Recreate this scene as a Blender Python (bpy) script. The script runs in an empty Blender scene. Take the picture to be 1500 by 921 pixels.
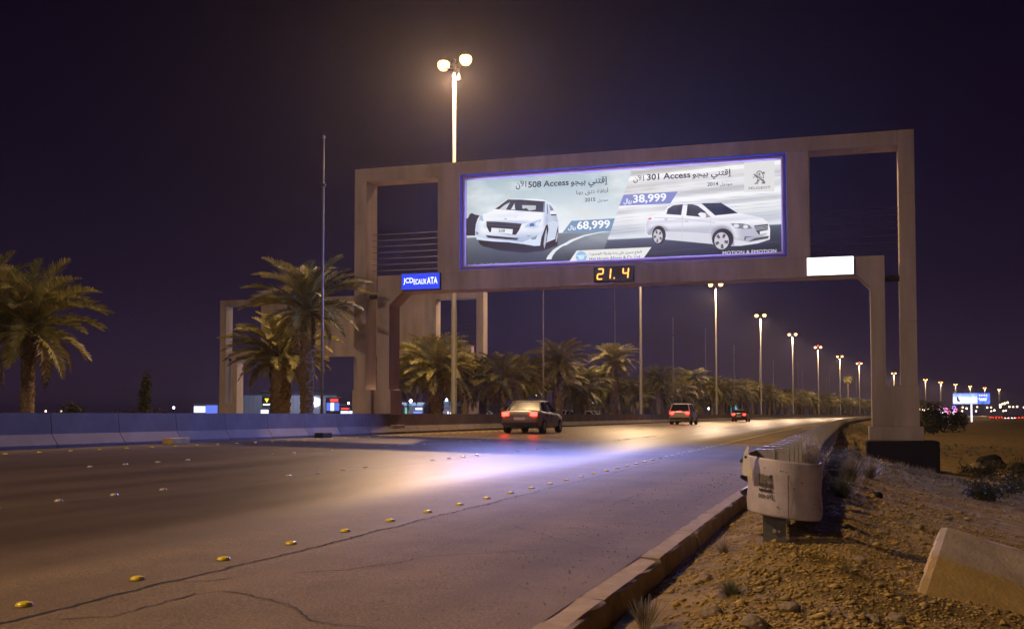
import bpy, bmesh, math, random
import numpy as np
from mathutils import Vector, Matrix
rnd = random.Random(7)
sc = bpy.context.scene
COL = sc.collection
R = math.radians

# ------------------------------------------------------------------ camera
cam_data = bpy.data.cameras.new('camera')
cam = bpy.data.objects.new('camera', cam_data)
COL.objects.link(cam)
sc.camera = cam
cam.location = (0, 0, 1.10)
cam.rotation_euler = (R(90 + 2.5), 0, R(17.2))
cam_data.sensor_width = 36.0
cam_data.lens = 1600 / 1500 * 36.0
cam_data.shift_y = 77 / 1500
cam_data.clip_start = 0.1
cam_data.clip_end = 9000

# ------------------------------------------------------------------ night sky, exposure
world = bpy.data.worlds.new('World')
sc.world = world
world.use_nodes = True
wn = world.node_tree
wn.nodes.clear()
wo = wn.nodes.new('ShaderNodeOutputWorld')
wb = wn.nodes.new('ShaderNodeBackground')
wt = wn.nodes.new('ShaderNodeTexCoord')
ws = wn.nodes.new('ShaderNodeSeparateXYZ')
wr = wn.nodes.new('ShaderNodeValToRGB')
wn.links.new(wt.outputs['Generated'], ws.inputs[0])
wn.links.new(ws.outputs['Z'], wr.inputs[0])
wn.links.new(wr.outputs[0], wb.inputs[0])
wn.links.new(wb.outputs[0], wo.inputs[0])
SKY_STOPS = [(0.0, (.030, .0165, .0320)), (.05, (.0225, .0125, .0290)), (.12, (.0115, .0062, .0180)),
             (.22, (.0062, .0032, .0118)), (.36, (.0026, .0010, .0062)), (1.0, (.0020, .0010, .0040))]
el = wr.color_ramp.elements
while len(el) < len(SKY_STOPS):
    el.new(.5)
for e, (p, c) in zip(el, SKY_STOPS):
    e.position = p
    e.color = (*c, 1)
wb.inputs[1].default_value = 1.0

sc.view_settings.view_transform = 'Standard'
sc.view_settings.look = 'None'
sc.view_settings.exposure = 0.0
sc.view_settings.gamma = 1.0
sc.view_settings.use_curve_mapping = False
sc.cycles.max_bounces = 6
sc.cycles.diffuse_bounces = 2
sc.cycles.glossy_bounces = 3
sc.cycles.sample_clamp_indirect = 4.0
sc.cycles.use_denoising = True
sc.cycles.denoising_prefilter = 'ACCURATE'
sc.cycles.denoising_input_passes = 'RGB_ALBEDO_NORMAL'

SODIUM = (1.0, .545, .18)
REAR_FILL = (1.0, .70, .46)  # paler tint given to unseen lamps behind the camera, as neutral fill light
LAMP_WATTS = 8300
AD_WATTS = 4300
HAZE = .00024
AD_STRENGTH = .96

# ------------------------------------------------------------------ helpers
def thing(name, label, cat, loc=(0, 0, 0), rotz=0.0, group=None):
    o = bpy.data.objects.new(name, None)
    o.empty_display_size = .2
    COL.objects.link(o)
    o.location = loc
    o.rotation_euler = (0, 0, rotz)
    tag(o, label, cat, group)
    return o

def tag(o, label, cat, group=None):
    o['label'] = label
    o['category'] = cat
    if group:
        o['group'] = group
    return o

def kind(o, k):
    o['kind'] = k
    return o

def copy_tree(o, parent=None):
    c = o.copy()
    COL.objects.link(c)
    if parent is not None:
        c.parent = parent
    for ch in list(o.children):
        copy_tree(ch, c)
    return c

class MB:
    def __init__(s):
        s.v = []; s.f = []; s.c = []
    def add(s, verts, faces, col=None):
        n = len(s.v)
        s.v.extend([tuple(p) for p in verts])
        s.f.extend([tuple(n + i for i in f) for f in faces])
        if col is not None:
            s.c.extend([col] * len(verts) if not isinstance(col, list) else col)
        return s
    def box(s, x0, x1, y0, y1, z0, z1):
        return s.add([(x0, y0, z0), (x1, y0, z0), (x1, y1, z0), (x0, y1, z0), (x0, y0, z1), (x1, y0, z1), (x1, y1, z1), (x0, y1, z1)],
                     [(0, 3, 2, 1), (4, 5, 6, 7), (0, 1, 5, 4), (1, 2, 6, 5), (2, 3, 7, 6), (3, 0, 4, 7)])
    def tube(s, pts, rads, n=10, cap=True):
        pts = [Vector(p) for p in pts]
        if not isinstance(rads, (list, tuple)):
            rads = [rads] * len(pts)
        b = len(s.v)
        for i, p in enumerate(pts):
            d = (pts[min(i + 1, len(pts) - 1)] - pts[max(i - 1, 0)]).normalized()
            a = Vector((1, 0, 0)) if abs(d.x) < .9 else Vector((0, 1, 0))
            u = d.cross(a).normalized(); w = d.cross(u)
            for k in range(n):
                t = 2 * math.pi * k / n
                s.v.append(tuple(p + (u * math.cos(t) + w * math.sin(t)) * rads[i]))
        for i in range(len(pts) - 1):
            for k in range(n):
                k2 = (k + 1) % n
                s.f.append((b + i * n + k, b + i * n + k2, b + (i + 1) * n + k2, b + (i + 1) * n + k))
        if cap:
            s.f.append(tuple(b + k for k in range(n))[::-1])
            s.f.append(tuple(b + (len(pts) - 1) * n + k for k in range(n)))
        return s
    def prism(s, poly, y0, y1):          # polygon in x-z, extruded along y
        n = len(poly)
        return s.add([(x, y0, z) for x, z in poly] + [(x, y1, z) for x, z in poly],
                     [tuple(range(n))] + [tuple(range(2 * n - 1, n - 1, -1))] + [(i, n + i, n + (i + 1) % n, (i + 1) % n) for i in range(n)])
    def lathe(s, prof, n=16, c=(0, 0)):  # profile of (r, z)
        b = len(s.v)
        for r, z in prof:
            for k in range(n):
                t = 2 * math.pi * k / n
                s.v.append((c[0] + r * math.cos(t), c[1] + r * math.sin(t), z))
        for i in range(len(prof) - 1):
            for k in range(n):
                k2 = (k + 1) % n
                s.f.append((b + i * n + k, b + i * n + k2, b + (i + 1) * n + k2, b + (i + 1) * n + k))
        return s
    def mesh(s, name, mat=None, smooth=False, bevel=0.0, fix=False):
        me = bpy.data.meshes.new(name)
        me.from_pydata(s.v, [], s.f)
        if s.c:
            at = me.color_attributes.new('Col', 'FLOAT_COLOR', 'POINT')
            at.data.foreach_set('color', np.array([(*c, 1) for c in s.c], dtype=np.float32).ravel())
        if bevel or fix:
            bm = bmesh.new(); bm.from_mesh(me)
            bmesh.ops.recalc_face_normals(bm, faces=bm.faces)
            if bevel:
                bmesh.ops.bevel(bm, geom=list(bm.edges), offset=bevel, segments=2, affect='EDGES', profile=.5)
            bm.to_mesh(me); bm.free()
        if smooth:
            me.polygons.foreach_set('use_smooth', [True] * len(me.polygons))
        if mat:
            me.materials.append(mat)
        me.update()
        return me
    def build(s, name, mat=None, parent=None, smooth=False, bevel=0.0, loc=None, rotz=0, fix=False):
        return link(name, s.mesh(name, mat, smooth, bevel, fix), parent, loc, rotz)

def link(name, me, parent=None, loc=None, rotz=0):
    o = bpy.data.objects.new(name, me)
    COL.objects.link(o)
    if parent is not None:
        o.parent = parent
    if loc is not None:
        o.location = loc
    if rotz:
        o.rotation_euler = (0, 0, rotz)
    return o

def lin(c):
    return tuple(((v / 255 + .055) / 1.055) ** 2.4 if v > 10 else v / 255 / 12.92 for v in c)

# road axis: straight to s = 60 m, then a long right-hand curve
RAD = 2440.0
def road(s, x, z=0.0):
    if s <= 60:
        return Vector((x, s, z))
    t = (s - 60) / RAD
    return Vector((RAD - (RAD - x) * math.cos(t), 60 + (RAD - x) * math.sin(t), z))
def head(s):
    return 0.0 if s <= 60 else -(s - 60) / RAD
def road_z(x):
    return -.02 * max(-17.2, min(-1.3, x))

def sweep(name, mat, xs, ss, zf, knd='structure', smooth=False, parent=None):
    m = MB()
    n = len(xs)
    for s in ss:
        for x in xs:
            m.v.append(tuple(road(s, x, zf(s, x))))
    for i in range(len(ss) - 1):
        for j in range(n - 1):
            a = i * n + j
            m.f.append((a, a + 1, a + n + 1, a + n))
    o = m.build(name, mat, parent, smooth)
    if knd and parent is None:
        o['kind'] = knd
    return o

# ------------------------------------------------------------------ materials
def new_mat(name):
    m = bpy.data.materials.new(name)
    m.use_nodes = True
    nt = m.node_tree
    return m, nt, nt.nodes['Principled BSDF']

def surf(name, col, rough=.7, metal=0.0, var=.25, scale=3.0, bump=0.0, bscale=40.0, spec=.5, col2=None, detail=6, stretch=None):
    """Principled surface, base colour varied by noise, with an optional fine bump."""
    m, nt, b = new_mat(name)
    N, L = nt.nodes, nt.links
    tc = N.new('ShaderNodeTexCoord')
    src = tc.outputs['Object']
    if stretch:
        mp = N.new('ShaderNodeMapping'); mp.inputs['Scale'].default_value = stretch
        L.new(src, mp.inputs[0]); src = mp.outputs[0]
    n1 = N.new('ShaderNodeTexNoise'); n1.inputs['Scale'].default_value = scale; n1.inputs['Detail'].default_value = detail
    n1.inputs['Roughness'].default_value = .62
    L.new(src, n1.inputs['Vector'])
    rp = N.new('ShaderNodeValToRGB')
    c2 = col2 or tuple(c * (1 - var) for c in col)
    rp.color_ramp.elements[0].position = .32; rp.color_ramp.elements[0].color = (*c2, 1)
    rp.color_ramp.elements[1].position = .68; rp.color_ramp.elements[1].color = (*[min(1, c * (1 + var * .5)) for c in col], 1)
    L.new(n1.outputs['Fac'], rp.inputs[0]); L.new(rp.outputs[0], b.inputs['Base Color'])
    b.inputs['Roughness'].default_value = rough
    b.inputs['Metallic'].default_value = metal
    b.inputs['Specular IOR Level'].default_value = spec
    if bump:
        n2 = N.new('ShaderNodeTexNoise'); n2.inputs['Scale'].default_value = bscale; n2.inputs['Detail'].default_value = 5
        L.new(tc.outputs['Object'], n2.inputs['Vector'])
        bp = N.new('ShaderNodeBump'); bp.inputs['Strength'].default_value = bump; bp.inputs['Distance'].default_value = .02
        L.new(n2.outputs['Fac'], bp.inputs['Height']); L.new(bp.outputs[0], b.inputs['Normal'])
    return m

def glow(name, col, strength):
    m, nt, b = new_mat(name)
    b.inputs['Base Color'].default_value = (*[c * .3 for c in col], 1)
    b.inputs['Emission Color'].default_value = (*col, 1)
    b.inputs['Emission Strength'].default_value = strength
    b.inputs['Roughness'].default_value = .4
    return m

def print_mat(name, strength):
    m, nt, b = new_mat(name)
    a = nt.nodes.new('ShaderNodeVertexColor'); a.layer_name = 'Col'
    nt.links.new(a.outputs[0], b.inputs['Emission Color'])
    b.inputs['Emission Strength'].default_value = strength
    x = nt.nodes.new('ShaderNodeMix'); x.data_type = 'RGBA'; x.blend_type = 'MULTIPLY'; x.inputs[0].default_value = 1
    x.inputs[7].default_value = (.12, .12, .12, 1)
    nt.links.new(a.outputs[0], x.inputs[6]); nt.links.new(x.outputs[2], b.inputs['Base Color'])
    b.inputs['Roughness'].default_value = .45
    return m

def asphalt(name, base, rough, spec, speck, tracks, edge=None):
    """asphalt with aggregate, stains running along the road and wheel tracks"""
    m, nt, b = new_mat(name)
    N, L = nt.nodes, nt.links
    tc = N.new('ShaderNodeTexCoord')
    mp = N.new('ShaderNodeMapping'); mp.inputs['Scale'].default_value = (1.0, .06, 1)
    L.new(tc.outputs['Object'], mp.inputs[0])
    n1 = N.new('ShaderNodeTexNoise'); n1.inputs['Scale'].default_value = 1.3; n1.inputs['Detail'].default_value = 5
    L.new(mp.outputs[0], n1.inputs['Vector'])
    n2 = N.new('ShaderNodeTexNoise'); n2.inputs['Scale'].default_value = 70; n2.inputs['Detail'].default_value = 3
    L.new(tc.outputs['Object'], n2.inputs['Vector'])
    n3 = N.new('ShaderNodeTexNoise'); n3.inputs['Scale'].default_value = .55; n3.inputs['Detail'].default_value = 7; n3.inputs['Roughness'].default_value = .7
    L.new(tc.outputs['Object'], n3.inputs['Vector'])
    r1 = N.new('ShaderNodeValToRGB')
    r1.color_ramp.elements[0].position = .3; r1.color_ramp.elements[0].color = (*[c * .72 for c in base], 1)
    r1.color_ramp.elements[1].position = .7; r1.color_ramp.elements[1].color = (*[c * 1.2 for c in base], 1)
    L.new(n1.outputs['Fac'], r1.inputs[0])
    r3 = N.new('ShaderNodeValToRGB')
    r3.color_ramp.elements[0].position = .36; r3.color_ramp.elements[0].color = (.74, .72, .70, 1)
    r3.color_ramp.elements[1].position = .66; r3.color_ramp.elements[1].color = (1.12, 1.1, 1.08, 1)
    L.new(n3.outputs['Fac'], r3.inputs[0])
    r2 = N.new('ShaderNodeValToRGB')
    r2.color_ramp.elements[0].position = .35; r2.color_ramp.elements[0].color = (1 - speck, 1 - speck, 1 - speck, 1)
    r2.color_ramp.elements[1].position = .72; r2.color_ramp.elements[1].color = (1 + speck, 1 + speck, 1 + speck * .9, 1)
    L.new(n2.outputs['Fac'], r2.inputs[0])
    def mul(a, c):
        x = N.new('ShaderNodeMix'); x.data_type = 'RGBA'; x.blend_type = 'MULTIPLY'; x.inputs[0].default_value = 1; x.clamp_result = False
        L.new(a, x.inputs[6]); L.new(c, x.inputs[7]); return x.outputs[2]
    col = mul(mul(r1.outputs[0], r3.outputs[0]), r2.outputs[0])
    if edge:                           # the unpolished strip along the edge line, by vertex weight
        vc = N.new('ShaderNodeVertexColor'); vc.layer_name = 'Col'
        sp = N.new('ShaderNodeSeparateColor'); L.new(vc.outputs[0], sp.inputs[0])
        em = N.new('ShaderNodeMix'); em.data_type = 'RGBA'; em.clamp_result = False
        em.inputs[6].default_value = (1, 1, 1, 1); em.inputs[7].default_value = (*[e / c for e, c in zip(edge[0], base)], 1)
        L.new(sp.outputs[0], em.inputs[0])
        col = mul(col, em.outputs[2])
    L.new(col, b.inputs['Base Color'])
    rr = N.new('ShaderNodeMapRange'); rr.inputs[3].default_value = rough - .07; rr.inputs[4].default_value = rough + .09
    L.new(n1.outputs['Fac'], rr.inputs[0]); 
    if edge:
        rm = N.new('ShaderNodeMix'); rm.inputs[3].default_value = edge[1]
        L.new(sp.outputs[0], rm.inputs[0]); L.new(rr.outputs[0], rm.inputs[2]); L.new(rm.outputs[0], b.inputs['Roughness'])
        sm = N.new('ShaderNodeMix'); sm.inputs[2].default_value = spec; sm.inputs[3].default_value = edge[2]
        L.new(sp.outputs[0], sm.inputs[0]); L.new(sm.outputs[0], b.inputs['Specular IOR Level'])
    else:
        L.new(rr.outputs[0], b.inputs['Roughness'])
        b.inputs['Specular IOR Level'].default_value = spec
    n4 = N.new('ShaderNodeTexNoise'); n4.inputs['Scale'].default_value = 60; n4.inputs['Detail'].default_value = 4
    L.new(tc.outputs['Object'], n4.inputs['Vector'])
    bp = N.new('ShaderNodeBump'); bp.inputs['Strength'].default_value = tracks; bp.inputs['Distance'].default_value = .008
    L.new(n4.outputs['Fac'], bp.inputs['Height']); L.new(bp.outputs[0], b.inputs['Normal'])
    return m

M = {}
M['lanes'] = asphalt('lane_asphalt', (.105, .075, .052), .36, .28, .40, .4, ((.245, .180, .090), .88, .2))
M['far_road'] = asphalt('far_asphalt', (.12, .115, .11), .6, .4, .2, .2)
M['crack'] = surf('crack_fill', (.022, .020, .018), .9, var=.4)
M['sand'] = surf('sandy_gravel', (.35, .250, .095), .95, var=.55, scale=2.2, bump=.9, bscale=55, spec=.15, detail=9)
M['stones'] = surf('gravel_stones', (.50, .365, .135), .9, var=.6, scale=9, bump=.3, bscale=120, spec=.2)
M['rock'] = surf('rock', (.34, .28, .21), .92, var=.4, scale=5, bump=.6, bscale=25, spec=.2)
M['kerb'] = surf('kerb_concrete', (.48, .37, .21), .88, var=.3, scale=5, bump=.45, bscale=90, spec=.25)
M['concrete'] = surf('gantry_concrete', (.54, .48, .52), .82, var=.30, scale=1.1, bump=.1, bscale=45, spec=.25, stretch=(1, 1, .22))
M['foundation'] = surf('tarred_foundation', (.010, .008, .008), .8, var=.5, scale=4, bump=.5, bscale=14)
M['barrier'] = surf('barrier_concrete', (.135, .115, .13), .78, var=.25, scale=1.4, bump=.15, bscale=40, spec=.35)
M['slab'] = surf('slab_concrete', (.62, .54, .50), .9, var=.18, scale=3, bump=.35, bscale=28, spec=.2)
def slab_lower_tint(m):
    # the lower half is tinted yellow-brown by vertex weight
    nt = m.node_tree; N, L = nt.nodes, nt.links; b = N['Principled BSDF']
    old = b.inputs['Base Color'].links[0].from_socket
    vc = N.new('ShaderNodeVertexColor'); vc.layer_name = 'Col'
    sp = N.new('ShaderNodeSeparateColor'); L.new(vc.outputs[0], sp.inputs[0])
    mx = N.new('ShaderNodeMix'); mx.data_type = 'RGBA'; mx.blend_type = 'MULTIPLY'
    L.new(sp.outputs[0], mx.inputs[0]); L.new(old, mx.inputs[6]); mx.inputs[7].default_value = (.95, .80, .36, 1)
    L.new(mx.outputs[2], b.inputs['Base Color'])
slab_lower_tint(M['slab'])
M['rod'] = surf('rod_steel', (.06, .055, .055), .5, .4, var=.2)
M['dark_steel'] = surf('dark_steel', (.05, .05, .055), .5, .3, var=.3)
M['galv'] = surf('galvanised_steel', (.46, .44, .42), .48, .35, var=.3, scale=4, bump=.06, bscale=30)
M['drum'] = surf('weathered_rail_steel', (.66, .62, .76), .55, .1, var=.22, scale=6, bump=.08, bscale=35)
M['post_steel'] = surf('post_steel', (.15, .16, .18), .6, .2, var=.35, scale=8, bump=.1)
M['pole'] = surf('pole_steel', (.055, .052, .05), .7, 0, var=.15)
M['flagpole'] = surf('flagpole_steel', (.20, .19, .18), .55, .1, var=.15)
M['blue_trim'] = glow('blue_light_strip', (.012, .014, .17), 1.0)
M['frame_metal'] = surf('frame_aluminium', (.40, .29, .42), .4, .2, var=.1)
M['black'] = surf('black_plastic', (.012, .011, .013), .5, var=.2)
M['trunk'] = surf('palm_trunk', (.21, .165, .12), .95, var=.5, scale=9, bump=.5, bscale=30, spec=.1)
M['stud_yellow'] = surf('stud_yellow', (.92, .72, .05), .25, var=.12, scale=40, spec=.9)
M['stud_white'] = surf('stud_white', (.62, .58, .56), .22, var=.1, scale=40, spec=.9)
M['bulb'] = glow('sodium_bulb', (1.0, .52, .13), 10)
M['beacon'] = glow('red_beacon', (1.0, .03, .02), 12)
M['tail'] = glow('tail_lamp', (1.0, .012, .008), 30)
M['headlamp'] = glow('head_lamp', (.85, .88, 1.0), 30)
M['led_amber'] = glow('amber_led', (1.0, .40, .06), 2.6)
M['white_lamp'] = glow('white_lamp', (.62, .68, 1.0), 40)
M['tiny_lamp'] = glow('warm_lamp', (1.0, .74, .42), 6)
M['white_panel'] = glow('white_light_panel', (.93, .92, 1.0), 2.4)
M['blue_panel'] = glow('blue_light_panel', (.022, .060, .85), 1.0)
M['white_letter'] = glow('white_letter', (.85, .90, 1.0), 1.6)
M['print'] = print_mat('backlit_print', AD_STRENGTH)
M['far_print'] = print_mat('far_backlit_print', 1.6)

def leaf_mat(name, c1, c2):
    m, nt, b = new_mat(name)
    N, L = nt.nodes, nt.links
    oi = N.new('ShaderNodeObjectInfo')
    tc = N.new('ShaderNodeTexCoord')
    n1 = N.new('ShaderNodeTexNoise'); n1.inputs['Scale'].default_value = 2.5; n1.inputs['Detail'].default_value = 4
    L.new(tc.outputs['Object'], n1.inputs['Vector'])
    ad = N.new('ShaderNodeMath'); ad.operation = 'MULTIPLY_ADD'; ad.inputs[1].default_value = .35
    L.new(oi.outputs['Random'], ad.inputs[0]); L.new(n1.outputs['Fac'], ad.inputs[2])
    rp = N.new('ShaderNodeValToRGB')
    rp.color_ramp.elements[0].position = .4; rp.color_ramp.elements[0].color = (*c1, 1)
    rp.color_ramp.elements[1].position = .95; rp.color_ramp.elements[1].color = (*c2, 1)
    L.new(ad.outputs[0], rp.inputs[0])
    L.new(rp.outputs[0], b.inputs['Base Color'])
    b.inputs['Roughness'].default_value = .5
    b.inputs['Specular IOR Level'].default_value = .4
    tr = N.new('ShaderNodeBsdfTranslucent'); L.new(rp.outputs[0], tr.inputs[0])
    mx = N.new('ShaderNodeMixShader'); mx.inputs[0].default_value = .4 if 'grass' in name else .25
    L.new(b.outputs[0], mx.inputs[1]); L.new(tr.outputs[0], mx.inputs[2])
    L.new(mx.outputs[0], nt.nodes['Material Output'].inputs[0])
    return m
M['frond'] = leaf_mat('palm_leaf', (.115, .125, .042), (.33, .30, .11))
M['dry_frond'] = leaf_mat('dry_palm_leaf', (.12, .09, .045), (.24, .18, .09))
M['dry_grass'] = leaf_mat('dry_grass', (.20, .17, .10), (.34, .29, .19))
M['pale_grass'] = leaf_mat('pale_grass', (.58, .54, .50), (.78, .74, .70))
M['green_grass'] = leaf_mat('green_grass', (.10, .115, .05), (.20, .20, .10))
M['bush'] = leaf_mat('bush_leaf', (.035, .04, .018), (.09, .09, .04))

# ------------------------------------------------------------------ ground, road
def sstep(x, a, b):
    t = max(0., min(1., (x - a) / (b - a)))
    return t * t * (3 - 2 * t)
def interp(x, tab):
    if x <= tab[0][0]: return tab[0][1]
    for (a, p), (b, q) in zip(tab, tab[1:]):
        if x <= b: return p + (q - p) * (x - a) / (b - a)
    return tab[-1][1]
from mathutils import noise as mn
RIGHT = [(-1.36, -.13), (-1.15, -.11), (-.7, -.01), (0, -.05), (.35, -.16), (.8, -.27), (1.2, -.38), (2.0, -.58), (2.8, -.72), (5, -1.02), (9, -1.2), (20, -1.3), (80, -1.3)]
def ground_z(s, x):
    if x < -17.9:
        return .16
    if x < -1.40:
        return -.35
    z = interp(x, RIGHT)
    if x > .2:
        z -= .13 * sstep(s, 18, 34) * (1 - sstep(s, 43, 58)) * (1 - sstep(x, 3, 6))
    z += .42 * sstep(s, 42, 60) * math.exp(-((x - 1.6) / 2.2) ** 2)
    if s < 60 and x < 14:
        k = 1 - sstep(x, 8, 14)
        p = Vector((x, s, 0))
        z += k * (.055 * mn.noise(p * .9) + .03 * mn.noise(p * 2.6 + Vector((7, 1, 3))) + .009 * mn.noise(p * 8)) * sstep(x, -1.4, -.9)
        if s < 16:
            z += .004 * mn.noise(p * 19)
    elif x > 3:
        z += .25 * mn.noise(Vector((x * .05, s * .05, 2)))
    return z
xs = [-2200, -900, -400, -200, -100, -50, -30, -18.2, -17.85, -17.6, -1.42, -1.37]
xs += [-1.37 + .075 * i for i in range(1, 64)]
xs += [3.8, 4.4, 5, 5.7, 6.5, 7.5, 8.6, 10, 12, 14, 18, 24, 32, 45, 65, 90, 130, 200, 300, 450, 650, 880]
ss = [-60, -30, -12, -4, 0, 2]
ss += [2 + .09 * i for i in range(1, 140)] + [14.6 + .3 * i for i in range(1, 60)]
ss += [33 + i for i in range(0, 32)] + [66 + 4 * i for i in range(0, 30)] + [186 + 18 * i for i in range(0, 40)] + [930, 1050, 1200, 1500, 2000, 2600]
sweep('ground', M['sand'], xs, ss, ground_z)
S_ROAD = [-60, -20, 0, 20, 40, 60] + [60 + 12 * i for i in range(1, 90)]
LX = [-17.62, -17.0, -16.2, -15.2, -12, -8.2, -7.2, -6.6, -6.1, -5.6, -5.2, -4.8, -4.4, -4.02]
rd = sweep('road', M['lanes'], LX, S_ROAD, lambda s, x: road_z(x))
at_ = rd.data.color_attributes.new('Col', 'FLOAT_COLOR', 'POINT')
wv = [max(.62 * sstep(x, -6.3, -4.5), .5 * sstep(-x, 15.4, 17.2)) for x in LX]
at_.data.foreach_set('color', np.array([(w, w, w, 1) for _ in S_ROAD for w in wv], dtype=np.float32).ravel())
SX = [-4.02, -3.6, -3.0, -2.3, -1.542]
sh = sweep('shoulder', M['lanes'], SX, S_ROAD, lambda s, x: road_z(x) - (.0035 if x > -1.55 else 0))
at_ = sh.data.color_attributes.new('Col', 'FLOAT_COLOR', 'POINT')
wv = [.66, .80, .92, 1.0, 1.0]
at_.data.foreach_set('color', np.array([(w, w, w, 1) for _ in S_ROAD for w in wv], dtype=np.float32).ravel())
sweep('opposite_road', M['far_road'], [-43, -36, -27.5], S_ROAD, lambda s, x: .20)

# kerb: single stones laid end to end along the shoulder
kerb = bpy.data.objects.new('kerb', None); COL.objects.link(kerb); kerb['kind'] = 'structure'
kr = random.Random(3)
kmeshes = []
for q in range(4):
    m = MB()
    L_ = 1.93
    n = 9
    prof = [(0, -.30), (0, -.010), (.009, 0), (.165, 0), (.185, -.02), (.225, -.30)]
    for i in range(n + 1):
        y = L_ * i / n
        for j, (x, z) in enumerate(prof):
            e = kr.uniform(-.006, .006) if 0 < j < 5 else 0
            chip = .03 * kr.random() if (i in (0, n) and j in (3, 4)) else 0
            m.v.append((x + e - chip * .6, y, z + e - chip))
    k = len(prof)
    for i in range(n):
        for j in range(k - 1):
            a = i * k + j
            m.f.append((a, a + k, a + k + 1, a + 1))
    m.f.append(tuple(range(k))); m.f.append(tuple(n * k + j for j in range(k))[::-1])
    kmeshes.append(m.mesh('kerb_stone', M['kerb']))
for i in range(32):
    o = link('kerb_stone', kmeshes[i % 4], kerb, (-1.56 + kr.uniform(-.006, .006), 2.42 + 1.955 * i, .0245 + kr.uniform(-.0015, .0015)), kr.uniform(-.004, .004))

# cracks in the shoulder and the joint between lane and shoulder
def crack(path, w, seed, name='crack', step=.055, jag=.02):
    r = random.Random(seed)
    pts = []
    for (a, b) in zip(path, path[1:]):
        a = Vector(a).to_2d(); b = Vector(b).to_2d()
        n = max(2, int((b - a).length / step))
        for i in range(n):
            pts.append(a.lerp(b, i / n))
    pts.append(Vector(path[-1]).to_2d())
    m = MB()
    off = 0
    for i, p in enumerate(pts):
        d = (pts[min(i + 1, len(pts) - 1)] - pts[max(0, i - 1)]).normalized()
        nn = Vector((-d.y, d.x))
        off = off * .6 + r.uniform(-1, 1) * jag
        ww = w * r.uniform(.35, 1.25) * min(1, (i + 1) / 3, (len(pts) - i) / 4)
        c = p + nn * off
        for sg in (-1, 1):
            q = c + nn * ww * .5 * sg
            m.v.append((q.x, q.y, road_z(q.x) + .0035))
    for i in range(len(pts) - 1):
        m.f.append((2 * i, 2 * i + 1, 2 * i + 3, 2 * i + 2))
    o = m.build(name, M['crack'])
    o['kind'] = 'structure'
    return o
crack([(-3.99, 2.4), (-3.98, 8), (-4.0, 16), (-3.98, 30), (-3.99, 60)], .028, 1, 'lane_joint', .07, .02)
for i, (p, w) in enumerate([
    ([(-3.48, 6.4), (-3.23, 6.69), (-3.08, 7.09), (-3.03, 7.49), (-2.81, 7.75), (-2.5, 8.01), (-2.2, 8.53)], .011),
    ([(-3.86, 4.58), (-3.62, 4.76), (-3.6, 5.07), (-3.62, 5.49), (-3.52, 5.63), (-3.31, 5.58), (-2.93, 5.39), (-2.63, 5.07), (-2.24, 4.99)], .010),
    ([(-2.95, 10.52), (-2.52, 10.86), (-2.09, 11.04), (-1.67, 10.77)], .010),
    ([(-2.65, 12.12), (-2.67, 13.52), (-2.66, 14.61)], .012),
    ([(-3.97, 5.80), (-3.77, 6.01), (-3.70, 6.2)], .009),
    ([(-3.08, 9.88), (-2.54, 9.23), (-1.99, 8.6), (-1.63, 8.64)], .009),
    ([(-3.95, 18.0), (-3.2, 18.6), (-2.4, 18.4), (-1.7, 19)], .012),
    ([(-8.05, 8), (-8.0, 14), (-8.05, 24), (-8.0, 44)], .010)]):
    crack(p, w * 1.5, 20 + i)

# road studs -----------------------------------------------------------
def stud_meshes(mat):
    m = MB()
    m.lathe([(.047, 0), (.045, .008), (.038, .016), (.023, .0215), (.007, .024)], 14)
    m.f.append(tuple(range(4 * 14, 5 * 14)))
    for i, v in enumerate(m.v):
        m.v[i] = (v[0] * 1.0, v[1] * 1.0, v[2])
    b = m.mesh('road_stud', mat, True)
    e = MB()
    pts = []
    for a in (-.55, -.28, 0, .28, .55):
        for rr, z in ((.0465, .006), (.039, .0178)):
            pts.append((rr * math.sin(a) * 1.0, -rr * math.cos(a) * 1.04, z))
    e.add(pts, [(2 * i, 2 * i + 2, 2 * i + 3, 2 * i + 1) for i in range(4)])
    return b, e.mesh('reflector', M['stud_white'], True)
SY = stud_meshes(M['stud_yellow']); SW = stud_meshes(M['stud_white'])
NUMW = ['nearest', 'second', 'third', 'fourth', 'fifth', 'sixth', 'seventh', 'eighth', 'ninth', 'tenth', 'eleventh', 'twelfth']
def stud(pair, s, x, label, group, refl, face):
    p = road(s, x, road_z(x) + .002)
    o = link('road_stud', pair[0], None, p, head(s) + rnd.uniform(-.1, .1))
    tag(o, label, 'road stud', group)
    o.scale = (1.0, 1.0, 1.0)
    if refl:
        link('reflector', pair[1], o, (0, 0, .0006), face)
s = 2.9; i = 0
while s < 92:
    lab = f'{NUMW[i - 1]} yellow domed stud in the row beside the shoulder crack' if 1 <= i <= 9 else 'small yellow domed stud in the right edge row, well down the road'
    stud(SY, s, -4.22, lab, 'yellow studs along the right road edge', s < 40, R(82))
    s += .97; i += 1
for li, (x, s0, nm) in enumerate(((-8.2, 8.97, 'right'), (-12.0, 9.2, 'left'))):
    k = 0
    while True:
        sa = s0 + 6.0 * k
        if sa > 100: break
        for q in range(4):
            ss_ = sa + .93 * q
            if k == 0:
                lab = f'{NUMW[q]} white stud of the nearest group in the {nm} lane line'
            else:
                lab = f'white domed stud in a group of four in the {nm} lane line'
            stud(SW, ss_, x + rnd.uniform(-.01, .01), lab, f'white studs of the {nm} lane line', ss_ < 24, R(82))
        k += 1
s = 13.0
while s < 78:
    stud(SY, s, -16.0, 'yellow domed stud in the row in front of the concrete barrier', 'yellow studs along the barrier', s < 20, R(82))
    s += .95

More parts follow.
